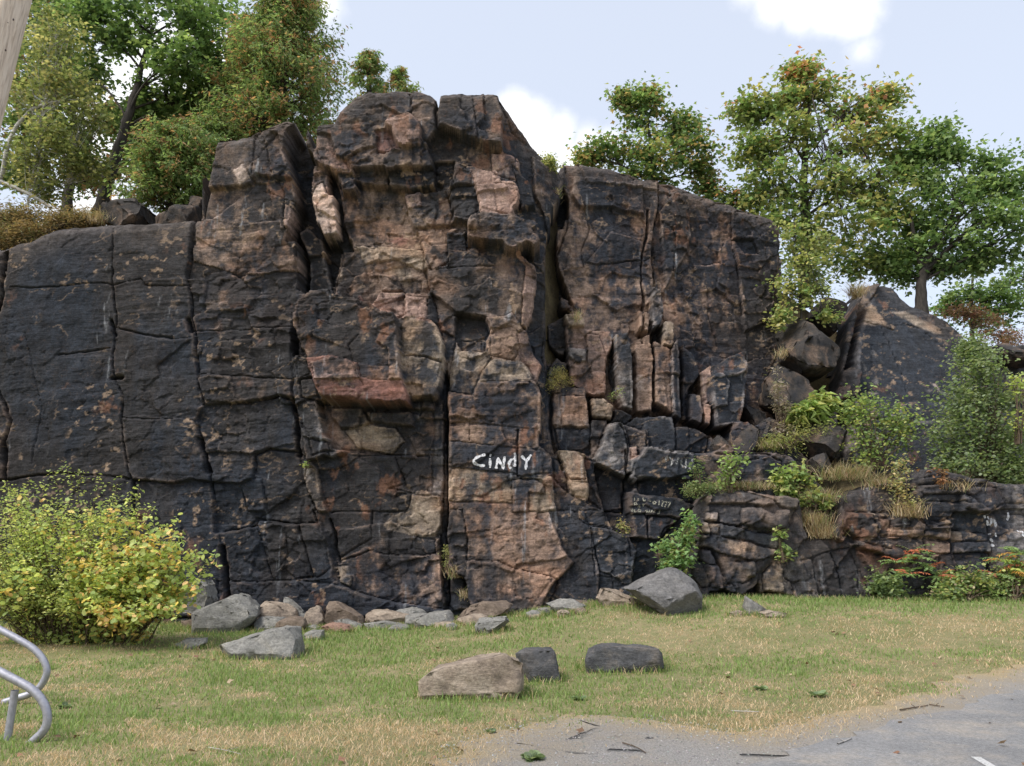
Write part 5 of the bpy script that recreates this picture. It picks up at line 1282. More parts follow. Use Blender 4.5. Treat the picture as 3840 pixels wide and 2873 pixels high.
    # right of the cliff
    tree('oak_tree', 'round green oak standing alone behind the right wall', 'tree', D(1420, 470, 24), [D(1412, 400, 24), D(1405, 330, 24), D(1400, 260, 24)], .15,
         [blob(1390, 240, 24, 48, 34), blob(1450, 275, 24, 60, 38), blob(1345, 215, 24, 16, 16), blob(1400, 205, 24, 26, 14), blob(1500, 320, 24, 45, 36), blob(1440, 335, 23.7, 60, 34), blob(1370, 330, 24, 50, 36), blob(1300, 320, 24, 45, 24), blob(1270, 345, 24.2, 26, 14), blob(1520, 370, 24.3, 26, 28), blob(1400, 380, 24, 55, 22), blob(1480, 270, 24.4, 30, 26)],
         GREEN + [(.17, .12, .04), (.12, .13, .035)], size=.155, per=29, clusters=15, crad=.36, seed=21, group=GT)
    tree('maple_tree', 'large maple turning orange at the top, right of the wall', 'tree', D(1738, 640, 22.5), [D(1738, 500, 22.5), D(1736, 380, 22.5), D(1742, 270, 22.5), D(1752, 200, 22.5)], .17,
         [blob(1760, 190, 22.5, 65, 30), blob(1680, 215, 22.5, 60, 35), blob(1850, 235, 22.5, 60, 34), blob(1620, 240, 22.6, 34, 28), blob(1700, 290, 22.2, 75, 40), blob(1820, 310, 22.2, 80, 42), blob(1930, 290, 22.6, 50, 40), blob(1620, 320, 22.6, 42, 36), blob(1660, 390, 22.2, 70, 40), blob(1770, 400, 22, 80, 42), blob(1900, 400, 22.3, 75, 50), blob(1960, 350, 22.8, 36, 40),
          blob(1700, 480, 22.3, 60, 40), blob(1830, 500, 22.1, 80, 45), blob(1930, 480, 22.5, 55, 45), blob(1760, 560, 22.4, 60, 40), blob(1880, 570, 22.5, 60, 34), blob(1735, 155, 22.6, 26, 14), blob(1920, 205, 22.8, 24, 16)],
         OLIVE[:4] + GREEN[1:3] + GREEN[4:], size=.165, per=31, clusters=18, crad=.4, seed=22, group=GT, topcol=[(.26, .12, .045), (.28, .19, .055), (.22, .19, .05), (.27, .10, .06)])
    r = tree('oak_tree', 'spreading green oak with forked trunk above the slab', 'tree', D(1985, 655, 22), [D(1990, 620, 22), D(1996, 575, 22), D(2020, 520, 22), D(2080, 460, 22)], .19,
         [blob(2000, 320, 22, 36, 24), blob(1985, 390, 22.3, 40, 30), blob(2060, 330, 22.3, 34, 20), blob(2060, 430, 21.8, 70, 34), blob(2150, 350, 22, 50, 22), blob(2190, 400, 22.2, 50, 30), blob(2110, 400, 22.2, 50, 26), blob(1990, 470, 22.3, 50, 36), blob(2140, 470, 21.8, 60, 34), blob(2060, 510, 22, 60, 30), blob(1970, 540, 22.3, 50, 34), blob(2170, 540, 22, 55, 26), blob(2230, 470, 22, 50, 50), blob(2030, 285, 22.3, 16, 10), blob(2110, 560, 22.4, 50, 22), blob(1950, 590, 22.5, 40, 26), blob(2040, 575, 22.3, 40, 18), blob(1920, 560, 22.6, 40, 30)],
         GREEN + [(.10, .15, .05)], size=.155, per=29, clusters=16, crad=.37, seed=23, group=GT)
    tb = Tubes(); tb.add([D(1996, 590, 22), D(1975, 520, 22), D(1965, 450, 22.1)], .10, .04, 7); tb.add([D(2000, 585, 22), D(2040, 545, 22), D(2110, 480, 22), D(2180, 440, 22)], .09, .03, 7); tb.obj('fork', BARK, r)
    tree('maple_tree', 'far green tree at the picture edge beyond the red bushes', 'tree', D(2100, 760, 27), [D(2100, 650, 27), D(2102, 560, 27)], .09,
         [blob(2150, 640, 27, 60, 24), blob(2200, 660, 27, 50, 40), blob(2090, 640, 27.3, 45, 22), blob(2230, 600, 27, 40, 40), blob(2130, 690, 27, 60, 26), blob(2050, 660, 27.5, 30, 24)], GREEN, size=.15, per=24, clusters=16, crad=.36, seed=24, group=GT)
    tree('oak_tree', 'low dark oak sprays along the falling rim of the right wall', 'tree', D(1590, 500, 24), [D(1590, 450, 24), D(1592, 420, 24)], .06,
         [blob(1560, 425, 24, 40, 16), blob(1610, 440, 24, 40, 24), blob(1520, 405, 24.2, 26, 10), blob(1640, 425, 24, 30, 26)], GREEN + RUST[:1], size=.13, per=26, clusters=15, crad=.3, seed=25, group=GT)
    tree('aspen_sapling', 'slim yellow-green sapling in front of the wall end', 'tree', D(1735, 715, 19.6), [D(1728, 650, 19.6), D(1722, 560, 19.6), D(1715, 470, 19.6)], .035,
         [blob(1715, 510, 19.6, 26, 34), blob(1740, 570, 19.6, 34, 30), blob(1700, 610, 19.5, 26, 34), blob(1730, 640, 19.5, 46, 24), blob(1760, 620, 19.7, 34, 26), blob(1690, 690, 19.4, 18, 18), blob(1790, 682, 19.5, 22, 6), blob(1770, 530, 19.8, 26, 30)], YELLO + GREEN[2:3], leaf='round', size=.09, per=18, clusters=13, crad=.2, seed=26, group=GT)
    tree('red_shrub', 'low red-leaved bush under the far tree', 'shrub', D(2100, 720, 22.5), [D(2100, 695, 22.5)], .03, [blob(2075, 672, 22.5, 40, 10), blob(2120, 690, 22.5, 45, 14), blob(2160, 730, 22.5, 50, 16), blob(2200, 735, 22, 40, 18)], [(.13, .05, .035), (.14, .07, .04), (.09, .06, .03), (.10, .085, .035)], leaf='simple', size=.08, per=30, clusters=14, crad=.22, seed=27)
    tree('brown_shrub', 'rust-brown low shrubs along the left rim', 'shrub', D(60, 545, 18.2), [D(60, 520, 18.2)], .03, [blob(20, 518, 18.2, 45, 26), blob(80, 505, 18.3, 45, 20), blob(150, 480, 18.4, 40, 18), blob(10, 480, 18.6, 40, 24), blob(60, 470, 18.7, 60, 16), blob(195, 478, 18.3, 24, 12), blob(-20, 500, 18.4, 40, 34)], [(.085, .065, .026), (.10, .07, .028), (.065, .068, .025), (.12, .08, .03)], leaf='narrow', size=.10, per=70, clusters=26, crad=.28, seed=28)
    tree('rim_shrub', 'yellow-green tuft of shrub on the notch at the cliff top', 'shrub', D(1180, 368, 17.9), [D(1180, 355, 17.9)], .015, [blob(1175, 347, 17.8, 18, 12), blob(1190, 356, 17.8, 12, 10)], YELLO, leaf='simple', size=.06, per=40, clusters=9, crad=.13, seed=29)
build_trees()

def shrub(name, label, base, blobs, pal, leaf='round', size=.06, per=26, clusters=16, crad=.16, seed=1, stems=7, w=None, group=None, stemmat=None, cat='shrub', up=.5, droop=.2):
    rng = np.random.default_rng(seed); rnd = random.Random(seed); base = Vector(base)
    root = empty(name, base, label, cat, group); bt = Tubes(); C = []
    for (c, rr) in blobs:
        c = Vector(c); rr = Vector(rr)
        for q in range(clusters):
            d = Vector((rnd.gauss(0, .5), rnd.gauss(0, .5), rnd.gauss(0, .5)))
            if d.length > 1: d.normalize()
            e = c + Vector((d.x * rr.x, d.y * rr.y, d.z * rr.z))
            if q < stems:
                b = base + Vector((rnd.uniform(-.1, .1) * rr.x * 3, rnd.uniform(-.1, .1), 0))
                bt.add(bez(b, e, .05, rnd, 5, .08), .012, .004, 4)
            C.append(e)
    C = np.array([tuple(c) for c in C]); cnt = rng.poisson(per, len(C)); idx = np.repeat(np.arange(len(C)), cnt); n = len(idx)
    P = C[idx] + rng.normal(0, 1, (n, 3)) * crad * .6
    col = pick(pal, len(C), rng, w)[idx] * rng.uniform(.75, 1.25, (n, 1)); o = rng.uniform(0, 1, n) < .45; col[o] = pick(pal, o.sum(), rng, w); col *= .78
    V, F, Cc = leaves_mesh(P, size * rng.uniform(.6, 1.3, n), col, leaf, rng, up, droop)
    bt.obj('stems', stemmat or TWIG, root); mesh_np('foliage', V, F, LEAFM, root, Cc); return root
BUSH = [(.19, .23, .05), (.23, .27, .06), (.15, .20, .045), (.28, .29, .075), (.11, .16, .035)]
GOLD = [(.19, .25, .06), (.23, .27, .065), (.15, .21, .05), (.36, .27, .05), (.38, .29, .065), (.36, .22, .07)]
def build_shrubs():
    y = 13.6
    rng = np.random.default_rng(41); rnd = random.Random(41)
    r = empty('yellow_bush', gpix(190, 1350), 'big bright bush with yellow and lime leaves at the foot of the left wall', 'shrub')
    OUT = [(-90, 1080), (0, 1062), (60, 1052), (110, 1085), (150, 1060), (200, 1085), (250, 1060), (292, 1064), (315, 1110), (360, 1125), (385, 1160), (440, 1185), (425, 1225), (430, 1280), (395, 1335), (345, 1335), (300, 1378), (255, 1350), (190, 1318), (110, 1322), (30, 1312), (-90, 1330)]
    bt = Tubes(); fine = []; big = []
    ends = []
    while len(ends) < 400:
        u, v = rng.uniform(-90, 445), rng.uniform(1050, 1380)
        if pip(np.array([u]), np.array([v]), OUT)[0]: ends.append((u, v))
    ends += [(140, 1003), (175, 1012), (60, 1045), (218, 1028), (252, 1042), (18, 1056), (385, 1122), (470, 1200), (112, 1018), (458, 1238), (300, 1050), (330, 1090), (455, 1215), (10, 1040), (85, 1040)]
    for k, (u, v) in enumerate(ends):
        dep = y + rng.normal(0, .3) - .75 * max(0, 1 - ((u - 190) / 300) ** 2) * (.35 + .65 * max(0., min(1., (v - 1060) / 260)))
        e = dpix(u, v, dep); b = dpix(190 + (u - 190) * .45 + rng.normal(0, 15), 1345, y + .35 + rng.normal(0, .15)); b.z = float(ground_z(b.x, b.y))
        if k % 3 == 0: pass
        p = bez(b, e, .14 if v > 1180 else .05, rnd, 12, .06); bt.add(p, .009, .0025, 4)
        if rng.uniform() < .4: dep -= .25
        gold = (u > 150 + rng.normal(0, 50) and v > 1110 + rng.normal(0, 30) and rng.uniform() < .72) or rng.uniform() < .12
        L = (e - b).length
        for i_ in range(int(44 if gold else 85)):
            t = 1 - min(.95, rng.exponential(.75 / max(L, .5))); q = p[min(12, int(t * 12))].lerp(p[min(12, int(t * 12) + 1)], t * 12 % 1)
            w_ = .075 if gold else .06
            (big if gold else fine).append((q.x + rng.normal(0, w_), q.y + rng.normal(0, w_), q.z + rng.normal(0, w_)))
    P = np.array(fine); n = len(P); ph = fbm(P[:, 0] * 1.1, P[:, 2] * 1.4, 6, 3); col = pick(BUSH, n, rng) * (.9 + .8 * ph)[:, None]
    V, F, Cc = leaves_mesh(P, .052 * rng.uniform(.5, 1.5, n), col, 'simple', rng, .5, .1); bt.obj('stems', TWIG, r); mesh_np('foliage', V, F, LEAFM, r, Cc)
    P = np.array(big); n = len(P); ph = fbm(P[:, 0] * 1.6, P[:, 2] * 1.6, 5, 3); col = pick(GOLD[:3], n, rng); g = rng.uniform(0, 1, n) < .2 + 1.5 * np.clip(ph, 0, .5); col[g] = pick(GOLD[3:], g.sum(), rng); col *= .9
    V, F, Cc = leaves_mesh(P, .088 * rng.uniform(.5, 1.35, n), col, 'round', rng, .35, .3); mesh_np('golden_foliage', V, F, LEAFM, r, Cc)
    MIX = [(.085, .13, .04), (.11, .16, .05), (.065, .105, .035), (.15, .19, .06)]
    LIME = [(.13, .20, .045), (.17, .24, .055), (.10, .16, .04), (.24, .25, .06)]
    GW = 'wild plants growing on the ledges'
    shrub('ledge_bush', 'tall grey-green shrub at the slab foot near the picture edge', D(2130, 1050, 17.6), [blob(2110, 800, 17.6, 50, 40), blob(2080, 870, 17.6, 60, 45), blob(2150, 870, 17.7, 60, 50), blob(2060, 940, 17.5, 55, 45), blob(2130, 950, 17.5, 70, 50), blob(2190, 960, 17.7, 45, 50), blob(2090, 1000, 17.4, 60, 34), blob(2170, 1020, 17.5, 55, 34), blob(2100, 760, 17.8, 16, 22), blob(2195, 1060, 17.4, 30, 20)], MIX + [(.13, .17, .09), (.12, .15, .08)], size=.075, per=46, clusters=26, crad=.26, seed=43, group=GW)
    shrub('ledge_bush', 'light green poplar suckers growing against the slab', D(1890, 1010, 17.9), [blob(1870, 870, 17.9, 40, 30), blob(1910, 900, 17.9, 45, 34), blob(1860, 930, 17.9, 36, 34), blob(1930, 950, 17.9, 40, 30), blob(1880, 980, 17.8, 55, 26), blob(1960, 910, 18, 26, 20), blob(1835, 890, 18, 20, 14)], LIME + MIX[:2], size=.075, per=17, clusters=22, crad=.24, seed=44, group=GW)
    shrub('aspen_leaves', 'yellowing aspen twigs entering at the picture edge', D(2200, 960, 17), [blob(2205, 830, 17, 14, 30), blob(2200, 905, 17, 16, 20)], [(.26, .29, .06), (.20, .26, .05)], size=.085, per=12, clusters=8, crad=.14, seed=45, group=GW)
    shrub('fern_clump', 'bright green ferns in the gully beside the wedged block', D(1765, 905, 18.4), [blob(1750, 885, 18.4, 34, 18), blob(1780, 865, 18.5, 28, 20), blob(1725, 895, 18.4, 26, 14)], [(.13, .20, .035), (.17, .23, .045), (.22, .23, .05)], leaf='fern', size=.28, per=13, clusters=14, crad=.12, seed=46, stems=0, group=GW, up=.3)
    shrub('dry_weed', 'brown withered weed spike beside the ferns', D(1690, 950, 18.2), [blob(1680, 830, 18.2, 10, 40), blob(1692, 880, 18.2, 16, 36), blob(1685, 930, 18.1, 26, 20)], [(.2, .165, .13), (.14, .11, .085), (.25, .21, .17), (.11, .12, .05)], leaf='narrow', size=.09, per=14, clusters=16, crad=.12, seed=47, group=GW)
    shrub('weeds', 'yellow-green weeds below the ferns', D(1700, 970, 18), [blob(1700, 955, 18, 50, 18), blob(1660, 960, 17.9, 26, 10), blob(1740, 930, 18.2, 50, 16)], [(.18, .20, .05), (.22, .21, .06), (.12, .16, .04)], leaf='narrow', size=.09, per=26, clusters=18, crad=.14, seed=48, group=GW)
    shrub('oak_seedling', 'green oak seedling on the grassy step above the outcrop', D(1710, 1060, 17.0), [blob(1690, 1030, 17, 22, 18), blob(1720, 1020, 17.1, 26, 20), blob(1745, 1050, 17.1, 26, 14), blob(1700, 1055, 17, 20, 10)], LIME, leaf='oak', size=.12, per=15, clusters=12, crad=.14, seed=49, group=GW)
    shrub('oak_seedling', 'smaller oak seedling lower in the gully', D(1760, 1095, 16.9), [blob(1745, 1075, 16.9, 26, 14), blob(1775, 1085, 16.9, 20, 10)], LIME + MIX, leaf='oak', size=.10, per=14, clusters=12, crad=.13, seed=50, group=GW)
    shrub('aspen_seedling', 'round-leaved seedling on the ledge right of the faded letters', D(1578, 1065, 16.6), [blob(1575, 1010, 16.6, 16, 24), blob(1590, 990, 16.6, 22, 14), blob(1560, 1030, 16.6, 16, 16)], LIME[:3] + [(.16, .22, .08)], size=.085, per=6, clusters=16, crad=.14, seed=51, group=GW)
    shrub('aspen_seedling', 'thin leafy sprig nearest the faded letters', D(1508, 1060, 16.6), [blob(1505, 1015, 16.6, 12, 24), blob(1500, 1050, 16.6, 22, 14)], MIX, size=.06, per=8, clusters=16, crad=.12, seed=52, group=GW)
    shrub('weeds', 'fine grey-green weeds along the top of the outcrop', D(1510, 1070, 16.55), [blob(1500, 1058, 16.5, 34, 12), blob(1540, 1052, 16.6, 36, 8)], MIX + [(.2, .17, .08)], leaf='narrow', size=.06, per=40, clusters=20, crad=.10, seed=53, group=GW)
    shrub('corner_shrub', 'bright green leafy shrub in the corner behind the big grey boulder', D(1455, 1235, 16.1), [blob(1470, 1195, 16.1, 24, 16), blob(1445, 1180, 16.2, 22, 12), blob(1440, 1220, 16.1, 26, 10), blob(1480, 1165, 16.2, 16, 14), blob(1490, 1140, 16.3, 10, 30), blob(1465, 1212, 16, 26, 10)], [(.10, .19, .055), (.13, .22, .065), (.085, .155, .045), (.17, .18, .05)], leaf='oak', size=.10, per=13, clusters=16, crad=.12, seed=54, group=GW)
    shrub('chimney_bush', 'yellow-brown tuft bush in the chimney at mid height', D(1205, 848, 17.5), [blob(1195, 830, 17.5, 20, 14), blob(1215, 820, 17.6, 20, 10), blob(1205, 808, 17.6, 16, 10)], [(.2, .18, .045), (.14, .15, .04), (.24, .19, .05), (.1, .09, .03)], leaf='narrow', size=.05, per=42, clusters=14, crad=.10, seed=55, group=GW)
    shrub('crack_weed', 'pale green weed hanging in the crack left of the rusty pillar', D(968, 1240, 16.7), [blob(966, 1190, 16.7, 6, 22), blob(970, 1215, 16.7, 8, 18)], [(.17, .22, .06), (.22, .22, .07)], leaf='narrow', size=.06, per=12, clusters=14, crad=.08, seed=56, group=GW)
    shrub('crack_weed', 'tiny green sprout above the pale splinter of rock', D(660, 1008, 16.6), [blob(660, 1003, 16.6, 8, 5)], LIME, size=.05, per=12, clusters=4, crad=.05, seed=57, group=GW)
    shrub('crack_weed', 'small yellowing sprig on the foot of the wall near the opening', D(1345, 1150, 16.6), [blob(1340, 1130, 16.6, 6, 14), blob(1350, 1145, 16.6, 8, 8)], [(.2, .2, .06), (.22, .16, .06), (.13, .17, .05)], size=.05, per=10, clusters=8, crad=.08, seed=58, group=GW)
    shrub('crack_weed', 'thin yellowish twig between the grey columns', D(1325, 860, 17.4), [blob(1325, 855, 17.4, 10, 6), blob(1340, 845, 17.4, 8, 4)], LIME, leaf='narrow', size=.06, per=9, clusters=7, crad=.08, seed=59, group=GW)
    shrub('gully_sapling', 'yellow-green sprig of round leaves at the outcrop edge', D(1690, 1215, 16.3), [blob(1690, 1185, 16.3, 10, 20), blob(1700, 1200, 16.3, 16, 10), blob(1688, 1150, 16.3, 8, 12)], LIME, size=.075, per=7, clusters=10, crad=.10, seed=60, group=GW)
    shrub('gully_vine', 'speckled vine with small yellow leaves hanging down the ledge', D(1950, 1120, 16.5), [blob(1950, 1010, 16.8, 20, 26), blob(1945, 1050, 16.6, 20, 26), blob(1955, 1080, 16.5, 16, 20)], [(.2, .2, .06), (.26, .2, .08), (.14, .16, .06)], size=.055, per=10, clusters=22, crad=.16, seed=61, group=GW)
    shrub('russet_vine', 'russet dead leaves trailing over the ledge', D(2010, 1030, 16.7), [blob(2010, 1025, 16.7, 34, 8), blob(2030, 1040, 16.6, 16, 8)], [tuple(.7 * q for q in c) for c in RUST], leaf='simple', size=.08, per=16, clusters=10, crad=.10, seed=62, group=GW)
    # at the foot of the ledges
    GF = 'plants at the foot of the ledges'
    def sumac(label, base, tips, seed, cols):
        rng = np.random.default_rng(seed); rnd = random.Random(seed); root = empty('sumac', base, label, 'shrub', GF); bt = Tubes(); Ps = []; Ds = []
        for t in tips:
            p = bez(base, t, .02, rnd, 6, .06); bt.add(p, .016, .006, 5)
            for k in range(9):
                a = rnd.uniform(0, 6.28); L = rnd.uniform(.25, .42); e = Vector(t) + Vector((math.cos(a) * L, math.sin(a) * L, rnd.uniform(-.08, .14)))
                q = bez(t, e, .10, rnd, 9, .02); bt.add(q, .004, .002, 3); d = (e - Vector(t)).normalized(); sd = d.cross(Vector((0, 0, 1)))
                c = cols[rnd.randint(0, len(cols) - 1)]
                for w in q[1:]:
                    for sg in (1, -1): Ps.append((tuple(w), tuple(sd * sg + d * .5 + Vector((0, 0, -.25))), c))
        P = np.array([p[0] for p in Ps]); Dn = np.array([p[1] for p in Ps]) * 2.5; Cc = np.array([p[2] for p in Ps]) * rng.uniform(.8, 1.2, (len(Ps), 1))
        V, F, C2 = leaves_mesh(P, np.full(len(P), .105), Cc, 'narrow', rng, .8, 0, Dn); bt.obj('stems', TWIG, root); mesh_np('foliage', V, F, LEAFM, root, C2)
    SG = [(.09, .145, .055), (.115, .165, .07), (.08, .125, .048), (.10, .15, .06), (.22, .075, .045)]
    sumac('sumac with pinkish stems and red-tipped fans below the ledges', gpix(1972, 1292), [D(1945, 1215, 16.3), D(1985, 1205, 16.3), D(1970, 1190, 16.5), D(2010, 1225, 16.3), D(1955, 1240, 16.1), D(2030, 1245, 16.3)], 71, SG)
    sumac('orange-tinged sumac at the picture edge below the ledges', gpix(2200, 1300), [D(2170, 1210, 16.4), D(2200, 1195, 16.4), D(2190, 1235, 16.2), D(2215, 1220, 16.2), D(2150, 1240, 16.4)], 72, SG + [(.30, .17, .05), (.2, .22, .06)])
    shrub('ground_shrub', 'green bramble bush between the two sumacs', gpix(2090, 1300), [blob(2060, 1265, 16.2, 30, 20), blob(2100, 1255, 16.2, 40, 26), blob(2140, 1270, 16.2, 34, 20), blob(2050, 1285, 16, 30, 12)], MIX + LIME + [(.2, .16, .09)], size=.065, per=34, clusters=20, crad=.16, seed=73, group=GF)
    shrub('ground_shrub', 'leafy bramble left of the pink-stemmed sumac', gpix(1900, 1288), [blob(1890, 1270, 16.3, 26, 14), blob(1915, 1250, 16.3, 20, 20), blob(1930, 1275, 16.2, 26, 10)], MIX, size=.07, per=22, clusters=16, crad=.14, seed=74, group=GF)
    shrub('ground_shrub', 'dense green bush in the lower edge corner beside the sumac', gpix(2190, 1300), [blob(2190, 1265, 16.3, 34, 26), blob(2215, 1240, 16.3, 26, 30)], MIX + LIME + [(.28, .12, .05)], size=.065, per=36, clusters=20, crad=.16, seed=75, group=GF)
    # tufts of ledge grass
    rng = np.random.default_rng(9); rnd = random.Random(9)
    GTU = 'dry grass tufts on the rock'
    for (u, v, yy, w, n, h, lab, grn) in ((1830, 1035, 17.3, 70, 560, .40, 'broad pale tussock spilling over the step left of the ledge', .35), (1765, 1085, 17.0, 60, 460, .34, 'tawny grass filling the gully', .4), (1745, 1135, 16.85, 55, 620, .34, 'dry grass fringe beside the outcrop edge', .25), (1775, 1160, 16.75, 40, 420, .34, 'straw tuft hanging lower in the gully', .05),
                                       (1600, 1055, 16.8, 80, 1100, .16, 'low yellow grass along the outcrop top', .3), (1650, 968, 17.9, 40, 260, .2, 'yellow grass at the ledge end under the ferns', .3), (1965, 1115, 16.5, 34, 420, .36, 'dry tuft hanging on the layered ledge', .1), (2070, 1060, 16.6, 40, 160, .3, 'thin dry tuft under the tall shrub', .1),
                                       (1248, 690, 17.3, 10, 90, .22, 'little dry tuft on the column top beside the chimney', .2), (985, 1245, 16.6, 20, 220, .28, 'dry tuft at the foot of the crack', .15), (1005, 1290, 16.5, 14, 90, .2, 'wisp of dry grass under the crack tuft', .2), (1850, 640, 20.4, 20, 300, .4, 'russet grass beside the slab crest', .1), (215, 480, 18.0, 40, 260, .3, 'dry grass on the rim near the round-topped rock', .1), (1205, 425, 18.0, 10, 80, .2, 'dry wisp in the notch beside the right wall', .3),
                                       (1690, 770, 19.2, 14, 120, .25, 'pale tuft under the wedged block', .1), (1905, 1055, 17.0, 40, 300, .3, 'dry grass on the ledge shoulder', .2)):
        c = dpix(u, v, yy); s = yy / 1720
        P = np.stack((c.x + rng.normal(0, .45, n) * w * s, c.y + rng.normal(0, .12, n), c.z + rng.normal(0, .03, n)), -1)
        g = rng.uniform(0, 1, (n, 1)) < grn
        col = np.where(g, pick([(.14, .18, .05), (.18, .2, .06)], n, rng), pick([(.34, .26, .14), (.27, .19, .09), (.4, .32, .19), (.22, .14, .07)], n, rng))
        V, F, Cc = blades(P, h * rng.uniform(.5, 1.2, n), rng.uniform(.3, 1.5, n), np.full(n, .006), col, rng)
        tag(mesh_np('grass_tuft', V, F, GRASSM, None, Cc), lab, 'grass tuft', GTU)
    # broad-leaved rosettes in the meadow
    GM = 'broad-leaved weeds in the meadow'
    for i, (u, v, r, lab) in enumerate(((1640, 1490, 16, 'leafy weed rosette right of the bench-like stone'), (1060, 1585, 12, 'small plantain before the long tan boulder'), (1765, 1505, 20, 'widest weed rosette beside the road verge'), (1310, 1445, 12, 'weed growing against the bench-like stone'), (1150, 1642, 24, 'large-leaved rosette on the gravel at the bottom edge'), (1250, 1512, 16, 'weed rosette below the dark stubby block'), (140, 1530, 15, 'weed rosette beside the bent steel tubes'))):
        p = gpix(u, v); s = p.y / 1720; n = int(9 + r * .8); th = rng.uniform(0, 6.283, n)
        P = np.stack((p.x + np.cos(th) * .01, p.y + np.sin(th) * .01, np.full(n, float(ground_z(p.x, p.y)) + .012)), -1); dr = np.stack((np.cos(th) * 3, np.sin(th) * 3, rng.uniform(.2, 1.6, n)), -1)
        V, F, Cc = leaves_mesh(P, r * s * rng.uniform(.5, 1.1, n), pick([(.07, .105, .045), (.09, .125, .055), (.06, .09, .038)], n, rng), 'round', rng, .8, 0, dr)
        tag(mesh_np('weed', V, F, LEAFM, None, Cc), lab, 'weed', GM)
build_shrubs()

# ------------------------------------------------------------------ pole, rack, lettering, litter
def build_pole():
    y = 4.6
    a = dpix(10, 0, y); b = dpix(-58, 265, y); d = (a - b).normalized()
    base = b - d * ((b.z + .6) / d.z); top = b + d * 7.0
    n = NB('weathered_pole_wood'); s = n.scale(n.pos, (48, 48, 1.4)); f = n.noise(1.6, 8, .6, s, .3); g = n.noise(.35, 5, .6, s); k = n.noise(5, 6, .7, s)
    c = n.ramp(f, (.3, (.40, .30, .23)), (.5, (.70, .57, .45)), (.7, (.82, .70, .58)))
    c = n.mix(n.ramp(k, (.62, 0.0), (.70, .75)), c, (.12, .085, .065)); c = n.mix(n.ramp(g, (.4, 0.0), (.7, .3)), c, (.58, .51, .44))
    n.color(c); n.rough(.85); n.bump(k, .5, .01)
    root = empty('utility_pole', base, 'leaning pale weathered wooden pole with long drying cracks', 'pole')
    V = []; F = []; m = 60; K = 56; ax = d; u = ax.orthogonal().normalized(); w = ax.cross(u)
    rnd = random.Random(2); cracks = [(rnd.uniform(0, 6.28), rnd.uniform(.02, .05)) for _ in range(7)] + [(None, .0)]
    front = math.atan2((Vector((.35, -1, 0))).dot(w), (Vector((.35, -1, 0))).dot(u))
    for i in range(m):
        t = i / (m - 1); p = base.lerp(top, t)
        for j in range(K):
            an = 2 * math.pi * j / K; r = .155 - .02 * t
            for q, (ca, cd) in enumerate(cracks):
                c0 = front + .12 * math.sin(t * 5) if ca is None else ca + .1 * math.sin(t * 7 + q)
                dd = (an - c0 + math.pi) % (2 * math.pi) - math.pi
                r -= (.022 if ca is None else .006) * math.exp(-(dd / .05) ** 2)
            V.append(p + u * (math.cos(an) * r) + w * (math.sin(an) * r))
    for i in range(m - 1):
        for j in range(K): F.append((i * K + j, i * K + (j + 1) % K, (i + 1) * K + (j + 1) % K, (i + 1) * K + j))
    mesh_np('shaft', np.array([tuple(v) for v in V]), np.array(F), n.m, root, smooth=True)
    nm = NB('rusty_nail'); nm.color((.12, .09, .08)); nm.rough(.6); nm.b.inputs['Metallic'].default_value = .6
    for (u_, v_) in ((48, 95), (25, 258), (66, 28), (12, 180), (30, 40)):
        q = dpix(u_, v_, y - .12); t_ = (q.z - base.z) / (top.z - base.z); c_ = base.lerp(top, t_); o_ = Vector((q.x - c_.x, q.y - c_.y, 0)).normalized()
        q = c_ + o_ * (.150 - .02 * t_); tb = Tubes(); tb.add([q - o_ * .02, q + o_ * .004], .007, .008, 8); tb.obj('nail', nm.m, root)
build_pole()
def build_rack():
    n = NB('galvanised_steel'); f = n.noise(30, 6, .65); g = n.noise(4, 6, .6)
    n.color(n.mix(n.ramp(g, (.45, 0.0), (.65, .6)), n.ramp(f, (.3, (.30, .30, .34)), (.7, (.44, .44, .49))), (.50, .50, .54))); n.rough(n.ramp(f, (.3, .38), (.7, .6))); n.b.inputs['Metallic'].default_value = .55; n.bump(f, .25, .004)
    t = lambda L, y: [pix(a / 1.724, 1913 + b / 1.724, y) for a, b in L]
    y1 = gpix(65, 1603).y; y2 = gpix(10, 1520).y
    root = empty('bike_rack', gpix(65, 1603), 'bent galvanised steel tube rack entering from the picture edge on the lawn', 'bike rack')
    def smooth(P, k=6):
        P = [2 * P[0] - P[1]] + P + [2 * P[-1] - P[-2]]; out = []
        for i in range(1, len(P) - 2):
            for j in range(k):
                s = j / k; a, b, c, d = P[i - 1], P[i], P[i + 1], P[i + 2]
                out.append(.5 * ((2 * b) + (c - a) * s + (2 * a - 5 * b + 4 * c - d) * s * s + (3 * b - a - 3 * c + d) * s ** 3))
        return out + [P[-2]]
    tb = Tubes(); tb.add(smooth(t([(-420, 830), (-200, 940), (0, 1045), (120, 1108), (200, 1155), (262, 1215), (300, 1290), (305, 1370), (275, 1435), (195, 1510), (170, 1535)], y1)), .036, .036, 14); tb.obj('tube', n.m, root)
    tb = Tubes(); tb.add(smooth(t([(-420, 560), (-200, 668), (0, 772), (130, 842), (215, 895), (275, 960), (303, 1030), (290, 1090), (250, 1150), (190, 1190), (110, 1215), (20, 1245)], y2)), .036, .036, 14); tb.obj('tube', n.m, root)
    p0 = pix(97 / 1.724, 1913 + 1165 / 1.724, y1 + .05); p1 = pix(45 / 1.724, 1913 + 1505 / 1.724, y1 + .05); tb = Tubes(); tb.add([p0, p1, p1 + (p1 - p0) * .1], .032, .032, 14); tb.obj('post', n.m, root)
build_rack()

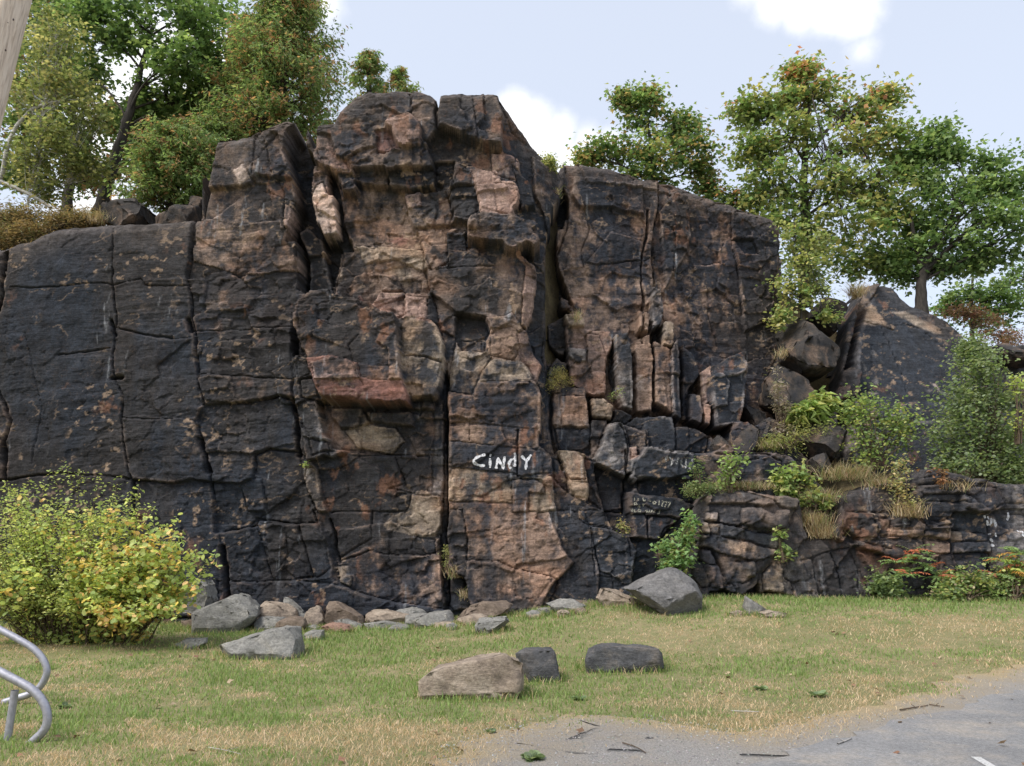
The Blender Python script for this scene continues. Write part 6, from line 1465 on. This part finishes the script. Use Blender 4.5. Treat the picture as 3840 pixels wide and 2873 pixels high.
def paint_mat(name, c, holes):
    n = NB(name); f = n.noise(38, 6, .7); n.color(c); n.rough(.9)
    t = n.N.new('ShaderNodeBsdfTransparent'); m = n.N.new('ShaderNodeMixShader'); n.L.new(n.ramp(f, (holes - .07, 0.0), (holes + .07, 1.0)), m.inputs[0])
    n.L.new(t.outputs[0], m.inputs[1]); n.L.new(n.b.outputs[0], m.inputs[2]); n.L.new(m.outputs[0], n.out.inputs[0]); return n.m
WHITEP = paint_mat('white_paint', (.62, .62, .64), .42); FADEP = paint_mat('faded_paint', (.42, .42, .42), .50); CREAMP = paint_mat('cream_paint', (.36, .345, .28), .48)
def letter(S, parent, strokes, width, d, mat, conv, name='painted_letter', jit=0.0):
    """a letter painted on the rock: ribbons laid on the surface of the sheet"""
    V, F = [], []
    rnd = random.Random(len(strokes) * 7 + int(strokes[0][0][0]))
    for st in strokes:
        pts = [S.at(*conv(p), d) for p in st]; q = []
        for a, b in zip(pts[:-1], pts[1:]):
            k = max(2, int(math.hypot(b[0] - a[0], b[1] - a[1]) / .012))
            for i in range(k): q.append((a[0] + (b[0] - a[0]) * i / k, a[1] + (b[1] - a[1]) * i / k))
        q.append(pts[-1]); q = np.array(q); t = np.gradient(q, axis=0); t /= np.hypot(t[:, 0], t[:, 1])[:, None] + 1e-9; nn = np.stack((-t[:, 1], t[:, 0]), -1)
        wd = width * (1 + .25 * np.sin(np.arange(len(q)) * .5 + rnd.uniform(0, 6)) * jit + .12)
        wd[0] *= .6; wd[-1] *= .6
        b0 = len(V)
        for o in (-.5, -.17, .17, .5):
            p = q + nn * (o * wd)[:, None]; yy = S.surf(p[:, 0], p[:, 1]) - .008
            V += [(x, y, z) for (x, z), y in zip(p, yy)]
        L = len(q)
        for r_ in range(3):
            for i in range(L - 1): F.append((b0 + r_ * L + i, b0 + r_ * L + i + 1, b0 + (r_ + 1) * L + i + 1, b0 + (r_ + 1) * L + i))
    return mesh_np(name, np.array(V), np.array(F), mat, parent)
def build_lettering():
    c1 = lambda p: (1700 + p[0] / 5.53, 1650 + p[1] / 5.53)
    w = .047
    W = [[[(665, 300), (560, 325), (470, 370), (415, 420), (430, 470), (500, 510), (580, 530), (655, 520)]], [[(750, 305), (785, 315)], [(760, 370), (762, 470), (758, 575)]],
         [[(885, 590), (905, 480), (930, 370), (970, 460), (1035, 580), (1050, 460), (1062, 330)]], [[(1270, 260), (1285, 330), (1282, 430), (1270, 550)], [(1262, 390), (1200, 400), (1155, 470), (1160, 550), (1200, 590)]],
         [[(1410, 330), (1460, 380), (1515, 440)], [(1615, 300), (1560, 380), (1520, 440), (1500, 620)]]]
    for s in W: letter(CL, CLIFF, s, w, .46, WHITEP, c1, jit=1)
    c2 = lambda p: (2300 + p[0] / 5.518, 1650 + p[1] / 5.518)
    # faded word on the ledge
    for s in ([[(1120, 330), (1100, 400), (1110, 450)], [(1160, 335), (1215, 390), (1240, 450), (1200, 525)]], [[(1360, 360), (1340, 430), (1315, 490)]], [[(1430, 420), (1420, 480), (1450, 520), (1480, 560)]], [[(1530, 380), (1525, 480), (1520, 580)]], [[(1660, 380), (1640, 440)], [(1590, 560), (1620, 600)]]):
        letter(CL, CLIFF, s, .036, .12, FADEP, c2, jit=1)
    # three cream lines on the block below: numerals and words
    rows = [[[(455, 1190), (455, 1250)]], [[(530, 1230), (530, 1255)], [(515, 1215), (550, 1215)]], [[(630, 1180), (640, 1250), (670, 1255), (680, 1230)]], [[(765, 1225), (765, 1280)], [(740, 1255), (795, 1265)]],
            [[(870, 1260), (840, 1280), (840, 1315), (880, 1320), (895, 1290), (870, 1260)]], [[(965, 1250), (950, 1345)]], [[(1000, 1280), (1030, 1255), (1050, 1280), (1010, 1360), (1050, 1365)]], [[(1075, 1275), (1125, 1275), (1080, 1385)]], [[(1150, 1285), (1205, 1285), (1150, 1390)]],
            [[(450, 1350), (455, 1290), (500, 1300), (505, 1330), (460, 1335)]], [[(525, 1400), (555, 1340), (590, 1395)], [(540, 1380), (580, 1385)]], [[(615, 1325), (665, 1330)], [(645, 1330), (645, 1370)]],
            [[(415, 1420), (390, 1440), (400, 1470), (430, 1460), (415, 1420)]], [[(465, 1425), (460, 1480), (495, 1480)]], [[(535, 1425), (535, 1480), (580, 1480), (590, 1450), (535, 1425)]], [[(735, 1450), (690, 1455), (730, 1480), (700, 1490)]], [[(775, 1440), (755, 1500)]], [[(795, 1500), (820, 1450), (840, 1490), (870, 1450), (875, 1500)]], [[(920, 1515), (970, 1515), (985, 1470), (970, 1435)]]]
    for k, s in enumerate(rows): letter(CL, CLIFF, s, .022, .18, CREAMP, c2, jit=.5)
    # dribbled white marks on the right-hand ledge
    c3 = lambda p: (3440 + p[0] / 5.518, 1850 + p[1] / 5.518)
    for s in ([[(1350, 450), (1370, 520)]], [[(1430, 480), (1490, 550)], [(1410, 560), (1450, 670)]], [[(1540, 510), (1550, 600), (1510, 660)]], [[(1600, 540), (1640, 620), (1645, 700)]], [[(1940, 390), (1945, 470), (1930, 560)]], [[(1500, 830), (1510, 860)], [(1610, 820), (1650, 900)]], [[(1500, 940), (1570, 1000)]], [[(2160, 760), (2180, 900)]], [[(1480, 1075), (1580, 1080)]]):
        letter(OC, OUTCROP, s, .042, .0, WHITEP, c3, name='painted_mark', jit=1)
build_lettering()
def build_litter():
    # sticks on the road edge, a painted road line, fallen leaves
    GS = 'sticks lying on the verge'
    for i, (a, b, r, lab) in enumerate((((1945, 1538), (2005, 1528), .009, 'broken branch on the asphalt edge'), ((2008, 1526), (2040, 1531), .007, 'short twig beside the broken branch'), ((1345, 1610), (1395, 1632), .006, 'curved twig on the gravel'), ((1580, 1540), (1640, 1542), .006, 'pale splinter on the verge'), ((1810, 1612), (1840, 1600), .008, 'pale stick on the worn asphalt'), ((450, 1620), (520, 1635), .004, 'bleached stalk on the lawn'))):
        p, q = gpix(*a), gpix(*b); rnd = random.Random(i); tb = Tubes(); L = bez(p + Vector((0, 0, .02)), q + Vector((0, 0, .02)), 0, rnd, 8, .06)
        for w in L: w.z = float(ground_z(w.x, w.y)) + .02
        tb.add(L, r, r * .6, 6); m = (L[5] + Vector((.05 * (1 if i % 2 else -1), .07, .015))); tb.add([L[4], m], r * .5, r * .3, 4)
        tag(tb.obj('stick', TWIG if i in (0, 1, 2) else BIRCH), lab, 'stick', GS)
    p, q = gpix(2108, 1640), gpix(2150, 1665); d = (q - p).normalized(); q = p + d * 2.2; s = Vector((-d.y, d.x, 0)) * .035
    n = NB('road_paint'); f = n.noise(60, 5, .7); n.color(n.mix(n.ramp(f, (.45, 0.0), (.6, .7)), (.55, .55, .54), (.22, .22, .22))); n.rough(.8)
    tag(mesh_np('road_marking', np.array([tuple(v + Vector((0, 0, .017))) for v in (p - s, q - s, q + s, p + s)]), np.array([(0, 1, 2, 3)]), n.m), 'worn white painted line on the asphalt in the lower corner', 'road marking', kind='structure')
    rng = np.random.default_rng(12); LM = leaf_material('dead_leaf', .1, .8)
    n = 170; x = rng.uniform(-7, 7, n); y = rng.uniform(4.2, 13, n); P = np.stack((x, y, ground_z(x, y) + .03), -1)
    V, F, Cc = leaves_mesh(P, .07 * rng.uniform(.6, 1.4, n), pick([(.36, .22, .11), (.30, .14, .07), (.42, .30, .17), (.22, .12, .06)], n, rng), 'oak', rng, .9, 0)
    tag(mesh_np('fallen_leaves', V, F, LM, None, Cc), 'scattered brown fallen leaves on the lawn', 'leaves', kind='stuff')
build_litter()
